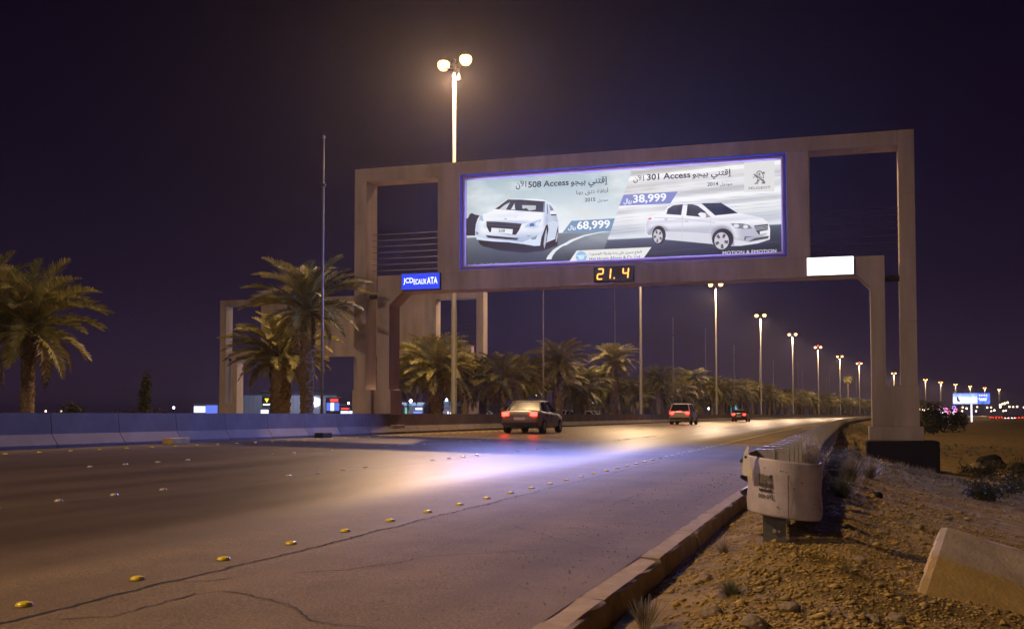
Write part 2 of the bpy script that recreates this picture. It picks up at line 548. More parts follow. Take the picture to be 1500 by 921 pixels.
# concrete barrier along the far edge ------------------------------------
bp_ = [(0, 0), (0, .08), (-.17, .32), (-.225, .80), (-.385, .80), (-.44, .32), (-.61, .08), (-.61, 0)]
BL = 2.42
def barrier_mesh(sd):
    r = random.Random(sd)
    m = MB()
    n = len(bp_)
    ys = [0, .012, BL / 3, 2 * BL / 3, BL - .027, BL - .015]
    for i, y in enumerate(ys):
        k = .985 if i in (0, 5) else 1
        for x, z in bp_:
            m.v.append((-.3 + (x + .3) * k, y, z * (k if z > .1 else 1) + (r.uniform(-.004, .004) if z > .5 else 0)))
    for i in range(len(ys) - 1):
        for j in range(n):
            a = i * n + j; b = i * n + (j + 1) % n
            m.f.append((a, a + n, b + n, b))
    m.f.append(tuple(range(n))); m.f.append(tuple((len(ys) - 1) * n + j for j in range(n))[::-1])
    return m.mesh('concrete_barrier', M['barrier'])
bms = [barrier_mesh(i) for i in range(3)]
s = 8.6
i = 0
while s < 500:
    o = link('concrete_barrier', bms[i % 3], None, road(s, -17.2, .344), head(s))
    tag(o, f'{NUMW[i - 4]} concrete barrier segment from the left edge of the picture' if 4 <= i <= 15 else 'grey concrete barrier segment in the long line beyond the left lane', 'barrier', 'concrete barrier segments along the median')
    s += BL; i += 1
# weights lying at the foot of the barrier
for (x, y, w, lab) in ((-16.82, 24.7, .80, 'short tan concrete block at the foot of the barrier, the nearer one'),
                       (-16.90, 33.2, .72, 'small dark block at the barrier foot, the one farther away')):
    m = MB(); m.box(-.16, .16, -w / 2, w / 2, 0, .17)
    o = m.build('drain_block', M['kerb'] if y < 30 else M['foundation'], None, bevel=.02, loc=(x, y, .335), rotz=.04)
    tag(o, lab, 'concrete block')

# ------------------------------------------------------------------ sign gantries
def gantry(loc, rotz, sx, label, rods=True):
    g = thing('sign_gantry', label, 'gantry', loc, rotz)
    c = M['concrete']
    X = lambda v: (v + 8.42) * sx
    D = 1.05
    def bx(name, x0, x1, z0, z1, y0=0., y1=D, mat=c, bev=.012):
        m = MB(); m.box(X(x0), X(x1), y0, y1, z0, z1)
        return m.build(name, mat, g, bevel=bev)
    for a, b in ((-19.04, -18.52), (1.70, 2.23)):
        zs = [2.102, 4.33, 6.56, 8.79, 11.02]
        for q, r_ in zip(zs, zs[1:]): bx('post_segment', a, b, q, r_ - .006, bev=.009)
    for k in range(7):
        w_ = 20.216 / 7; bx('beam_segment', -18.518 + w_ * k, -18.518 + w_ * (k + 1) - .006, 10.50, 11.012, bev=.009)
    # surround of the billboard: two side panels and a back wall
    bx('side_panel', -15.45, -14.52, 6.652, 10.498, .002, D - .002)
    bx('side_panel', -2.09, -1.30, 6.652, 10.498, .002, D - .002)
    bx('back_wall', -14.518, -2.092, 6.652, 10.498, .42, D - .004)
    bx('sill', -14.518, -2.092, 6.652, 6.76, .004, .418)
    m = MB()
    poly = [(-18.02, 6.65), (-18.02, 2.10), (-17.5, 2.10), (-17.5, 5.48), (-16.95, 5.98), (.30, 5.98), (.72, 5.56), (.72, 2.10), (1.2, 2.10), (1.2, 6.65)]
    m.prism([(X(x), z) for x, z in poly], 0, D)
    m.build('inner_frame', c, g, fix=True)
    for (a, b, p0, p1) in ((-19.08, -17.42, -19.2, -17.3), (.72, 2.27, .61, 2.40)):
        bx('pier', a, b, .70, 2.098, -.03, D + .03)
        bx('plinth', p0, p1, .22, .698, -.13, D + .13)
    bx('foundation', .50, 2.86, -1.6, .21, -.62, D + .5, M['foundation'], .05)
    bx('foundation', -19.6, -16.9, -.4, .21, -.3, D + .4, M['foundation'], .04)
    for (x0, x1) in ((-18.518, -15.452), (-1.298, 1.698)):
        for k in range(7):
            z = 6.92 + .245 * k
            m = MB(); m.tube([(X(x0), .5, z), (X(x1), .5, z)], .014, 6)
            m.build('rod', M['rod'], g)
    for (x0, x1) in ((-18.518, -18.022), (1.202, 1.698)):
        m = MB(); m.tube([(X(x0), .45, 5.88), (X(x1), .45, 5.88)], .11, 12)
        m.build('tie_bar', M['dark_steel'], g)
    return g
gantry((-8.42, 40.0, 0), 0, 1.0, 'tall concrete sign gantry across the road carrying the lit car advertisement')
gantry((-40.1, 83.9, .0), R(180), 1.134, 'concrete sign gantry behind the palms seen from its unlit back')

# billboard -------------------------------------------------------------
BY = 40.22
bb = thing('billboard', 'wide backlit billboard with two white cars set in the gantry', 'billboard', (0, 0, 0))
m = MB()
x0, x1, z0, z1 = -14.51, -2.10, 6.77, 10.495
for (a, b, c, d) in ((x0, x0 + .035, z0, z1), (x1 - .035, x1, z0, z1), (x0 + .035, x1 - .035, z1 - .04, z1), (x0 + .035, x1 - .035, z0, z0 + .025)):
    m.box(a, b, 39.985, 40.40, c, d)
m.build('outer_trim', M['blue_trim'], bb)
def ring(name, xo0, xo1, zo0, zo1, w, yf, yb, mat, par):
    """picture frame of four mitred bars with a rounded face"""
    prof = [(0, yb), (0, yf + .05), (.02, yf + .015), (.05, yf), (w - .05, yf), (w - .015, yf + .02), (w, yf + .06), (w, yb)]
    m = MB()
    n = len(prof)
    for (cx, cz, dx, dz) in ((xo0, zo0, 1, 1), (xo1, zo0, -1, 1), (xo1, zo1, -1, -1), (xo0, zo1, 1, -1)):
        for o_, y in prof:
            m.v.append((cx + dx * o_, y, cz + dz * o_))
    for k in range(4):
        k2 = (k + 1) % 4
        for j in range(n - 1):
            m.f.append((k * n + j, k2 * n + j, k2 * n + j + 1, k * n + j + 1))
    return m.build(name, mat, par, fix=True)
ring('inner_frame', -14.472, -2.138, 6.797, 10.452, .15, 40.10, 40.39, M['frame_metal'], bb)

ad = bpy.data.lights.new('billboard_light', 'AREA')
ad.shape = 'RECTANGLE'; ad.size = 11.6; ad.size_y = 3.1; ad.energy = AD_WATTS; ad.color = (.30, .34, 1.0)
ado = bpy.data.objects.new('billboard_light', ad); COL.objects.link(ado); ado.parent = bb
ado.location = (-8.3, 40.182, 8.62); ado.rotation_euler = (R(-90), 0, 0)
FX0, FX1, FZ0, FZ1 = -14.36, -2.25, 6.90, 10.35
def hashn(i):
    i = (int(i) * 374761393 + 668265263) & 0xffffffff
    i = ((i ^ (i >> 13)) * 1274126177) & 0xffffffff
    return (i ^ (i >> 16)) / 0xffffffff
def noise1(x):
    i = math.floor(x); f = x - i; f = f * f * (3 - 2 * f)
    return hashn(i) * (1 - f) + hashn(i + 1) * f
def mixc(a, b, t):
    t = max(0., min(1., t)); return tuple(p + (q - p) * t for p, q in zip(a, b))
def art(x, z):
    div = -7.732 + (x * 0 + (10.29 - z)) * (-1.048 / 2.896)
    if x < div:
        hz = 8.06 - .02 * (x + 14.3) / 6
        if z > hz:
            t = (z - hz) / (10.35 - hz)
            c = mixc((240, 244, 244), (166, 190, 198), t ** .9)
            cl = mn.fractal(Vector((x * .55, 0, z * 1.3)), 1.0, 2.0, 4)
            c = mixc(c, (232, 238, 240), max(0, cl) * 1.1)
            c = mixc(c, (228, 222, 208), max(0, mn.noise(Vector((x * .9 + 5, 3, z * 1.6)))) * .35)
            c = mixc(c, (120, 140, 148), max(0, (-13.4 - x) * .25))
        else:
            t = (hz - z) / (hz - 6.9)
            c = mixc((128, 138, 142), (46, 56, 62), t ** .7)
            lx = -9.4 - 2.4 * t
            c = mixc(c, (168, 178, 182), .75 * sstep(x, lx - 1.0, lx + 1.0) * (1 - sstep(t, .15, .85)))
            c = mixc(c, (70, 82, 88), .3 * noise1(x * 2.3 + z * 5))
        return c
    u = (x + 8.8) / 6.5
    hz = 7.70 + .25 * sstep(x, -7.6, -2.4)
    zz = z - .045 * (x + 2.3)
    st = .55 * noise1(zz * 9 + 4) + .3 * noise1(zz * 23 + 9) + .15 * noise1(zz * 47)
    if z > hz:
        t = (z - hz) / (10.35 - hz)
        c = mixc((206, 214, 222), (186, 182, 178), t)
        c = mixc(c, (252, 252, 252), max(0, st - .30) * 2.0)
        c = mixc(c, (128, 130, 140), max(0, .30 - st) * 2.1 * (1 - .5 * u))
        arc = math.exp(-(((x + 4.3) ** 2 / 9 + (z - 8.6) ** 2 / 1.2) - 1) ** 2 * 6)
        c = mixc(c, (250, 250, 252), .45 * arc)
    else:
        t = (hz - z) / (hz - 6.9)
        c = mixc((96, 108, 122), (26, 31, 40), t ** .55)
        c = mixc(c, (150, 160, 168), max(0, st - .5) * 1.2 * (1 - t))
    edge = x - div
    return c
m = MB()
NX, NZ = 260, 80
for j in range(NZ + 1):
    for i in range(NX + 1):
        x = FX0 + (FX1 - FX0) * i / NX; z = FZ0 + (FZ1 - FZ0) * j / NZ
        m.v.append((x, BY, z)); m.c.append(lin(art(x, z)))
for j in range(NZ):
    for i in range(NX):
        a = j * (NX + 1) + i
        m.f.append((a, a + 1, a + NX + 2, a + NX + 1))
poster = m.build('poster', M['print'], bb)

PRINTS=[
('car_shadow_print',1,(24, 27, 30),[(-13.893,7.99),(-13.617,7.671),(-12.948,7.481),(-11.926,7.343),(-11.213,7.389),(-10.624,7.563),(-10.618,7.833),(-12.285,8.029)]),
('car_body_print',2,(246, 248, 250),[(-13.955,8.11),(-13.955,8.315),(-13.931,8.548),(-13.864,8.749),(-13.757,8.904),(-13.496,8.963),(-13.252,9.037),(-13.146,9.118),(-12.949,9.267),(-12.646,9.467),(-12.284,9.458),(-11.686,9.426),(-11.21,9.369),(-11.063,9.303),(-10.886,9.192),(-10.754,8.984),(-10.68,8.894),(-10.593,8.575),(-10.579,8.317),(-10.618,7.948),(-10.682,7.837),(-11.035,7.71),(-11.094,7.684),(-11.272,7.592),(-11.539,7.59),(-11.985,7.683),(-12.585,7.783),(-13.191,7.84),(-13.648,7.906),(-13.893,7.947)]),
('bumper_tone_print',3,(214, 226, 240),[(-13.955,8.11),(-13.495,7.971),(-12.585,7.841),(-12.045,7.758),(-11.39,7.985),(-11.271,8.094),(-11.287,7.593),(-11.539,7.59),(-11.985,7.683),(-12.585,7.783),(-13.191,7.84),(-13.648,7.906),(-13.893,7.947)]),
('side_tone_print',3,(205, 216, 232),[(-11.005,8.453),(-10.799,8.528),(-10.593,8.46),(-10.579,8.317),(-10.617,8.062),(-10.726,7.839),(-11.035,7.71),(-11.035,7.968)]),
('tyre_print',3,(14, 15, 17),[(-13.832,7.906),(-13.77,7.766),(-13.617,7.671),(-13.465,7.679),(-13.358,7.843)]),
('tyre_print',4,(14, 15, 17),[(-11.005,8.396),(-11.079,8.371),(-11.168,8.146),(-11.271,7.865),(-11.316,7.58),(-11.183,7.411),(-11.109,7.47),(-11.041,7.854),(-10.982,8.194)]),
('rim_print',5,(190, 192, 196),[(-11.058,8.256),(-11.124,8.001),(-11.177,7.66),(-11.148,7.452),(-11.089,7.684),(-11.047,7.969)]),
('tyre_print',4,(14, 15, 17),[(-10.932,7.705),(-10.859,7.573),(-10.727,7.567),(-10.653,7.721),(-10.588,8.06),(-10.593,8.346),(-10.667,8.064),(-10.726,7.796)]),
('rim_print',5,(180, 182, 188),[(-10.617,8.119),(-10.682,7.894),(-10.694,7.694),(-10.653,7.721),(-10.612,7.947)]),
('windscreen_print',3,(40, 46, 54),[(-13.146,9.109),(-12.616,9.457),(-12.104,9.418),(-11.107,9.291),(-11.137,8.871),(-11.746,8.939),(-12.586,9.043)]),
('glass_light_print',4,(205, 214, 214),[(-12.964,9.093),(-12.752,9.241),(-12.525,9.344),(-12.691,9.064)]),
('glass_light_print',4,(215, 222, 220),[(-12.495,9.053),(-12.345,9.29),(-12.315,9.037)]),
('glass_light_print',4,(190, 200, 198),[(-12.044,9.201),(-11.478,9.154),(-11.493,8.997),(-11.746,8.968),(-11.865,9.075),(-12.015,9.055)]),
('glass_edge_print',4,(110, 135, 165),[(-11.166,9.266),(-11.107,9.285),(-11.137,8.876),(-11.205,8.886)]),
('side_window_print',3,(95, 110, 130),[(-11.054,9.144),(-11.027,9.229),(-10.998,8.969),(-10.998,8.768),(-11.034,8.828)]),
('side_window_print',3,(120, 132, 150),[(-10.96,9.168),(-10.827,9.031),(-10.783,8.914),(-10.901,8.929)]),
('mirror_print',4,(236, 240, 244),[(-10.916,8.787),(-10.91,8.892),(-10.783,8.923),(-10.666,8.842),(-10.651,8.764)]),
('mirror_print',5,(20, 22, 26),[(-10.901,8.783),(-10.657,8.77),(-10.687,8.72),(-10.863,8.729)]),
('headlight_print',4,(176, 198, 226),[(-11.925,8.328),(-11.88,8.413),(-11.686,8.518),(-11.241,8.624),(-11.33,8.47),(-11.508,8.342)]),
('headlight_print',5,(64, 92, 165),[(-11.746,8.357),(-11.716,8.462),(-11.567,8.477),(-11.544,8.358)]),
('headlight_print',5,(228, 236, 244),[(-11.508,8.451),(-11.36,8.558),(-11.36,8.472),(-11.464,8.385)]),
('headlight_print',4,(170, 190, 216),[(-13.802,8.731),(-13.756,8.875),(-13.665,8.919),(-13.606,8.653),(-13.692,8.675)]),
('grille_print',4,(22, 23, 25),[(-13.496,8.647),(-13.07,8.608),(-12.045,8.479),(-12.165,8.225),(-12.285,8.058),(-12.585,8.078),(-13.374,8.222),(-13.481,8.437)]),
('grille_bar_print',5,(82, 82, 84),[(-13.459,8.517),(-12.105,8.361),(-12.114,8.341),(-13.453,8.497)]),
('grille_bar_print',5,(82, 82, 84),[(-13.478,8.597),(-12.069,8.437),(-12.075,8.42),(-13.475,8.579)]),
('plate_print',6,(232, 234, 236),[(-13.282,8.383),(-12.405,8.28),(-12.435,8.08),(-13.307,8.195)]),
('grille_print',4,(30, 31, 34),[(-13.526,8.104),(-12.165,7.922),(-12.255,7.848),(-13.434,7.997)]),
('fog_light_print',4,(130, 142, 160),[(-11.672,7.898),(-11.419,7.987),(-11.494,7.847),(-11.657,7.834)]),
('fog_light_print',4,(120, 118, 110),[(-11.925,7.994),(-11.672,7.999),(-11.746,7.968)]),
('fog_light_print',4,(120, 130, 150),[(-13.924,8.269),(-13.817,8.22),(-13.832,8.142),(-13.909,8.166)]),
('bonnet_line_print',3,(214, 220, 228),[(-12.345,8.726),(-12.179,8.861),(-12.209,8.82),(-12.315,8.71)]),
('bonnet_emblem_print',3,(190, 196, 204),[(-12.797,8.677),(-12.706,8.745),(-12.631,8.669)]),
('price_strip_print',2,(112, 146, 178),[(-10.075,8.485),(-8.387,8.492),(-8.544,8.007),(-10.433,8.043)]),
('price_strip_print',2,(126, 136, 196),[(-8.046,9.364),(-6.011,9.367),(-6.287,8.934),(-8.222,8.954)]),
('car_body_print',2,(244, 244, 247),[(-7.232,7.889),(-7.212,8.247),(-7.121,8.458),(-7.013,8.524),(-6.547,8.606),(-6.403,8.813),(-6.118,8.904),(-5.763,8.919),(-5.166,8.903),(-4.505,8.872),(-4.263,8.763),(-3.785,8.437),(-3.274,8.304),(-2.935,8.198),(-2.735,8.014),(-2.686,7.803),(-2.7,7.421),(-3.113,7.301),(-3.727,7.236),(-4.001,7.248),(-4.38,7.255),(-4.777,7.354),(-6.446,7.592),(-6.981,7.733),(-7.16,7.813)]),
('car_side_tone_print',3,(216, 217, 224),[(-6.479,7.905),(-5.63,7.838),(-4.791,7.732),(-4.777,7.354),(-6.446,7.592)]),
('car_side_tone_print',3,(222, 224, 230),[(-3.964,7.481),(-3.419,7.351),(-2.699,7.491),(-2.7,7.421),(-3.113,7.301),(-3.727,7.236),(-3.967,7.247)]),
('body_line_print',3,(196, 197, 206),[(-6.905,8.454),(-5.838,8.361),(-4.649,8.142),(-4.649,8.114),(-5.838,8.332),(-6.905,8.432)]),
('door_line_print',3,(206, 206, 212),[(-5.858,8.461),(-5.837,8.46),(-5.851,7.518),(-5.872,7.519)]),
('door_line_print',3,(206, 206, 212),[(-4.804,8.334),(-4.783,8.333),(-4.853,7.383),(-4.874,7.383)]),
('door_handle_print',4,(200, 200, 206),[(-6.519,8.383),(-6.388,8.369),(-6.399,8.312),(-6.505,8.325)]),
('door_handle_print',4,(200, 200, 206),[(-5.768,8.271),(-5.634,8.257),(-5.645,8.201),(-5.754,8.214)]),
('tyre_print',4,(26, 25, 26),[(-6.466,7.761),(-6.479,7.654),(-6.516,7.558),(-6.574,7.483),(-6.645,7.437),(-6.725,7.423),(-6.805,7.444),(-6.876,7.497),(-6.933,7.578),(-6.969,7.677),(-6.981,7.786),(-6.968,7.894),(-6.93,7.991),(-6.873,8.065),(-6.801,8.112),(-6.721,8.125),(-6.642,8.103),(-6.57,8.05),(-6.514,7.97),(-6.478,7.87)]),
('rim_print',5,(205, 203, 204),[(-6.584,7.724),(-6.593,7.645),(-6.618,7.574),(-6.657,7.519),(-6.706,7.485),(-6.761,7.475),(-6.815,7.49),(-6.863,7.529),(-6.902,7.588),(-6.926,7.661),(-6.934,7.741),(-6.925,7.82),(-6.9,7.891),(-6.861,7.946),(-6.812,7.981),(-6.757,7.99),(-6.703,7.975),(-6.655,7.936),(-6.616,7.877),(-6.592,7.804)]),
('rim_gap_print',6,(88, 84, 84),[(-6.685,7.713),(-6.605,7.66),(-6.639,7.571),(-6.71,7.647)]),
('rim_gap_print',6,(88, 84, 84),[(-6.747,7.623),(-6.755,7.496),(-6.824,7.519),(-6.798,7.64)]),
('rim_gap_print',6,(88, 84, 84),[(-6.826,7.685),(-6.911,7.659),(-6.919,7.762),(-6.832,7.76)]),
('rim_gap_print',6,(88, 84, 84),[(-6.812,7.813),(-6.857,7.924),(-6.793,7.965),(-6.765,7.843)]),
('rim_gap_print',6,(88, 84, 84),[(-6.725,7.83),(-6.668,7.924),(-6.62,7.847),(-6.69,7.773)]),
('tyre_print',4,(26, 25, 26),[(-3.988,7.5),(-4.002,7.401),(-4.042,7.31),(-4.104,7.233),(-4.185,7.175),(-4.28,7.141),(-4.381,7.132),(-4.481,7.15),(-4.575,7.193),(-4.656,7.258),(-4.718,7.341),(-4.756,7.436),(-4.769,7.537),(-4.754,7.637),(-4.714,7.729),(-4.652,7.806),(-4.57,7.863),(-4.475,7.897),(-4.374,7.906),(-4.273,7.887),(-4.18,7.844),(-4.1,7.778),(-4.039,7.695),(-4.001,7.6)]),
('rim_print',5,(206, 204, 205),[(-4.157,7.438),(-4.167,7.357),(-4.194,7.283),(-4.236,7.221),(-4.29,7.173),(-4.354,7.145),(-4.422,7.137),(-4.49,7.151),(-4.553,7.185),(-4.607,7.237),(-4.648,7.304),(-4.674,7.381),(-4.682,7.463),(-4.673,7.543),(-4.646,7.618),(-4.603,7.681),(-4.549,7.728),(-4.485,7.756),(-4.417,7.763),(-4.349,7.749),(-4.286,7.715),(-4.232,7.663),(-4.191,7.596),(-4.166,7.519)]),
('rim_gap_print',6,(84, 80, 80),[(-4.307,7.465),(-4.181,7.445),(-4.203,7.324),(-4.323,7.376)]),
('rim_gap_print',6,(84, 80, 80),[(-4.369,7.328),(-4.343,7.178),(-4.447,7.168),(-4.447,7.322)]),
('rim_gap_print',6,(84, 80, 80),[(-4.501,7.36),(-4.611,7.287),(-4.653,7.402),(-4.533,7.445)]),
('rim_gap_print',6,(84, 80, 80),[(-4.52,7.517),(-4.614,7.623),(-4.536,7.703),(-4.462,7.576)]),
('rim_gap_print',6,(84, 80, 80),[(-4.4,7.581),(-4.348,7.72),(-4.258,7.654),(-4.332,7.533)]),
('side_window_print',3,(44, 46, 52),[(-6.44,8.547),(-6.385,8.741),(-6.189,8.855),(-5.824,8.884),(-5.89,8.474)]),
('side_window_print',3,(42, 42, 47),[(-5.703,8.453),(-5.651,8.874),(-5.482,8.861),(-5.272,8.785),(-4.994,8.556),(-4.884,8.38),(-5.135,8.366)]),
('door_frame_print',4,(150, 130, 140),[(-4.977,8.52),(-4.804,8.351),(-4.996,8.326)]),
('windscreen_print',3,(46, 50, 52),[(-5.149,8.877),(-4.435,8.857),(-3.819,8.439),(-4.647,8.396)]),
('mirror_print',5,(240, 240, 244),[(-5.274,8.483),(-5.169,8.548),(-4.994,8.503),(-4.971,8.357),(-5.17,8.367)]),
('headlight_print',4,(120, 124, 132),[(-4.097,8.074),(-3.685,8.053),(-3.413,7.979),(-3.319,7.845),(-3.585,7.841),(-3.927,7.893)]),
('headlight_print',5,(226, 228, 234),[(-3.782,7.97),(-3.802,7.93),(-3.853,7.907),(-3.917,7.91),(-3.968,7.938),(-3.988,7.981),(-3.968,8.021),(-3.916,8.044),(-3.852,8.04),(-3.801,8.012)]),
('headlight_print',5,(230, 232, 238),[(-3.468,7.919),(-3.485,7.879),(-3.53,7.856),(-3.585,7.858),(-3.629,7.886),(-3.645,7.928),(-3.628,7.968),(-3.583,7.992),(-3.529,7.989),(-3.484,7.961)]),
('grille_print',4,(60, 62, 66),[(-3.25,7.953),(-2.752,7.987),(-2.764,7.772),(-2.806,7.635),(-3.077,7.606),(-3.204,7.787)]),
('grille_bar_print',5,(205, 207, 212),[(-3.237,7.893),(-2.759,7.932),(-2.759,7.918),(-3.237,7.876)]),
('grille_bar_print',5,(205, 207, 212),[(-3.237,7.844),(-2.76,7.883),(-2.76,7.869),(-3.237,7.827)]),
('grille_bar_print',5,(205, 207, 212),[(-3.238,7.796),(-2.76,7.834),(-2.76,7.82),(-3.238,7.778)]),
('plate_print',6,(236, 236, 238),[(-3.048,7.73),(-2.764,7.772),(-2.782,7.651),(-3.049,7.619)]),
('grille_print',4,(70, 72, 76),[(-3.452,7.384),(-3.23,7.495),(-2.733,7.548),(-2.767,7.459),(-3.384,7.38)]),
('fog_light_print',4,(90, 92, 98),[(-3.616,7.437),(-3.587,7.575),(-3.264,7.553),(-3.536,7.524),(-3.561,7.434)]),
('tail_light_print',4,(214, 70, 80),[(-7.121,8.379),(-7.085,8.435),(-6.97,8.428),(-7.031,8.374)]),
('emblem_panel_print',2,(226, 226, 224),[(-3.586,10.275),(-2.504,10.284),(-2.516,9.155),(-3.596,9.191)]),
('emblem_print',3,(138, 138, 138),[(-3.165,9.862),(-3.12,9.927),(-3.048,9.952),(-2.976,9.925),(-2.926,9.847),(-2.89,9.77),(-2.877,9.694),(-2.906,9.636),(-2.964,9.67),(-3.021,9.733),(-3.093,9.798),(-3.136,9.816)]),
('emblem_print',4,(222, 222, 220),[(-3.121,9.867),(-3.063,9.908),(-2.99,9.888),(-2.941,9.803),(-2.905,9.711),(-2.935,9.676),(-2.985,9.731),(-3.042,9.795),(-3.1,9.828)]),
('emblem_print',5,(90, 90, 90),[(-3.078,9.857),(-3.02,9.86),(-3.006,9.807),(-3.042,9.787)]),
('emblem_print',3,(120, 120, 120),[(-3.274,9.81),(-3.208,9.843),(-3.136,9.793),(-3.021,9.704),(-2.921,9.593),(-2.936,9.534),(-3.007,9.613),(-3.108,9.709),(-3.194,9.775)]),
('emblem_print',3,(70, 70, 70),[(-3.231,9.784),(-3.18,9.766),(-3.079,9.677),(-3.123,9.673)]),
('emblem_print',3,(150, 150, 150),[(-3.289,9.721),(-3.209,9.746),(-3.195,9.715),(-3.268,9.69)]),
('emblem_print',3,(140, 140, 140),[(-3.123,9.665),(-3.022,9.614),(-3.081,9.528),(-3.103,9.462),(-3.226,9.466),(-3.226,9.5),(-3.153,9.525)]),
('emblem_print',3,(110, 110, 110),[(-3.022,9.614),(-2.906,9.622),(-2.835,9.505),(-2.85,9.454),(-2.965,9.469),(-2.98,9.499),(-2.921,9.533)]),
('emblem_print',3,(96, 96, 96),[(-2.947,9.863),(-2.903,9.905),(-2.86,9.872),(-2.854,9.797),(-2.89,9.844),(-2.912,9.801)]),
('dealer_strip_print',2,(232, 233, 228),[(-9.873,7.338),(-7.004,7.341),(-7.342,6.89),(-10.199,6.883)]),
('round_badge_print',3,(140, 190, 226),[(-9.479,7.082),(-9.486,7.028),(-9.508,6.978),(-9.542,6.937),(-9.586,6.905),(-9.638,6.886),(-9.693,6.882),(-9.748,6.891),(-9.8,6.914),(-9.844,6.949),(-9.878,6.994),(-9.899,7.046),(-9.906,7.1),(-9.899,7.154),(-9.877,7.204),(-9.843,7.246),(-9.799,7.277),(-9.747,7.296),(-9.692,7.3),(-9.636,7.291),(-9.585,7.268),(-9.541,7.232),(-9.507,7.188),(-9.486,7.136)]),
('round_badge_print',4,(222, 234, 242),[(-9.881,7.162),(-9.503,7.156),(-9.504,7.122),(-9.881,7.128)]),
('round_badge_print',4,(214, 230, 240),[(-9.812,7.12),(-9.578,7.115),(-9.588,7.013),(-9.688,6.974),(-9.797,7.017)]),
('round_badge_print',4,(30, 34, 80),[(-9.807,6.933),(-9.588,6.936),(-9.638,6.889),(-9.763,6.885)]),
('road_line_print',1,(226, 232, 232),[(-11.081,7.052),(-11.007,7.194),(-10.8,7.414),(-10.536,7.559),(-10.267,7.674),(-10.267,7.589),(-10.478,7.499),(-10.683,7.351),(-10.815,7.186),(-10.875,7.043)]),
('road_line_print',1,(226, 232, 232),[(-10.474,7.57),(-10.101,7.77),(-9.608,7.915),(-9.02,8.002),(-8.558,8.032),(-8.558,7.998),(-9.02,7.963),(-9.559,7.865),(-10.003,7.703),(-10.3,7.552)]),
('tree_print',1,(30, 32, 34),[(-14.362,8.13),(-14.363,8.79),(-14.264,8.814),(-14.187,8.971),(-14.095,9.007),(-13.987,8.946),(-13.757,8.889),(-13.68,8.622),(-13.893,8.107)]),
]
PRINT_TEXT=[
('الآن', (28, 30, 34), 0.018, -12.288, 9.816, -11.864, 10.143),
('508 Access', (28, 30, 34), 0.022, -11.788, 9.855, -10.171, 10.095),
('إقتني بيجو', (28, 30, 34), 0.018, -10.096, 9.727, -8.638, 10.104),
('أناقة تثق بها', (50, 54, 60), 0.004, -9.875, 9.434, -8.634, 9.675),
('2015', (40, 42, 46), 0.015, -9.544, 9.181, -9.137, 9.326),
('موديل', (70, 74, 80), 0.006, -9.055, 9.127, -8.636, 9.271),
('68,999', (250, 251, 252), 0.026, -9.852, 8.084, -8.572, 8.449),
('ريال', (250, 251, 252), 0.02, -10.2, 8.116, -9.893, 8.309),
('508', (60, 62, 66), 0.01, -12.985, 8.184, -12.73, 8.294),
('الآن', (28, 30, 34), 0.018, -7.672, 9.782, -7.272, 10.05),
('301 Access', (28, 30, 34), 0.022, -7.156, 9.848, -5.538, 10.086),
('إقتني بيجو', (28, 30, 34), 0.018, -5.465, 9.741, -4.03, 10.082),
('2014', (40, 42, 46), 0.015, -4.919, 9.492, -4.527, 9.633),
('موديل', (70, 74, 80), 0.006, -4.454, 9.447, -4.024, 9.584),
('38,999', (250, 251, 252), 0.026, -7.691, 8.979, -6.435, 9.331),
('ريال', (250, 251, 252), 0.02, -8.047, 8.986, -7.742, 9.209),
('PEUGEOT', (112, 112, 128), 0.008, -3.428, 9.27, -2.655, 9.363),
('MOTION & EMOTION', (240, 240, 240), 0.0, -4.383, 6.941, -2.477, 7.059),
('الحاج حسين علي رضا وشركاه المحدودة', (40, 42, 50), 0.006, -9.365, 7.085, -7.377, 7.231),
('Haji Husein Alireza & Co. Ltd.', (50, 50, 56), 0.004, -9.366, 6.89, -7.402, 7.054),
('* السعر لا يشمل قيمة النقل، اللوحات، التأمين والتسجيل', (176, 184, 188), 0.002, -14.279, 6.915, -12.135, 7.034),
]


groups = {}
seq = 0
for nm, layer, col, pts in PRINTS:
    cx = sum(p[0] for p in pts) / len(pts); cz = sum(p[1] for p in pts) / len(pts)
    if nm in ('price_strip_print', 'emblem_panel_print', 'dealer_strip_print', 'road_line_print', 'tree_print', 'car_shadow_print'):
        key = (nm, len(groups))
    elif nm == 'emblem_print': key = ('emblem_print', 0)
    elif nm == 'round_badge_print': key = ('round_badge_print', 0)
    else: key = ('car_print', 0 if cx < -8.6 else 1)
    mb = groups.setdefault(key, MB())
    area = sum(a[0] * b[1] - b[0] * a[1] for a, b in zip(pts, pts[1:] + pts[:1]))
    if area < 0: pts = pts[::-1]
    seq += 1
    y = BY - .003 * layer - .00002 * seq
    mb.add([(x, y, z) for x, z in pts], [tuple(range(len(pts)))], lin(col))
def inside(pts, x, z):
    c = False
    for (x1, z1), (x2, z2) in zip(pts, pts[1:] + pts[:1]):
        if (z1 > z) != (z2 > z) and x < (x2 - x1) * (z - z1) / (z2 - z1) + x1: c = not c
    return c
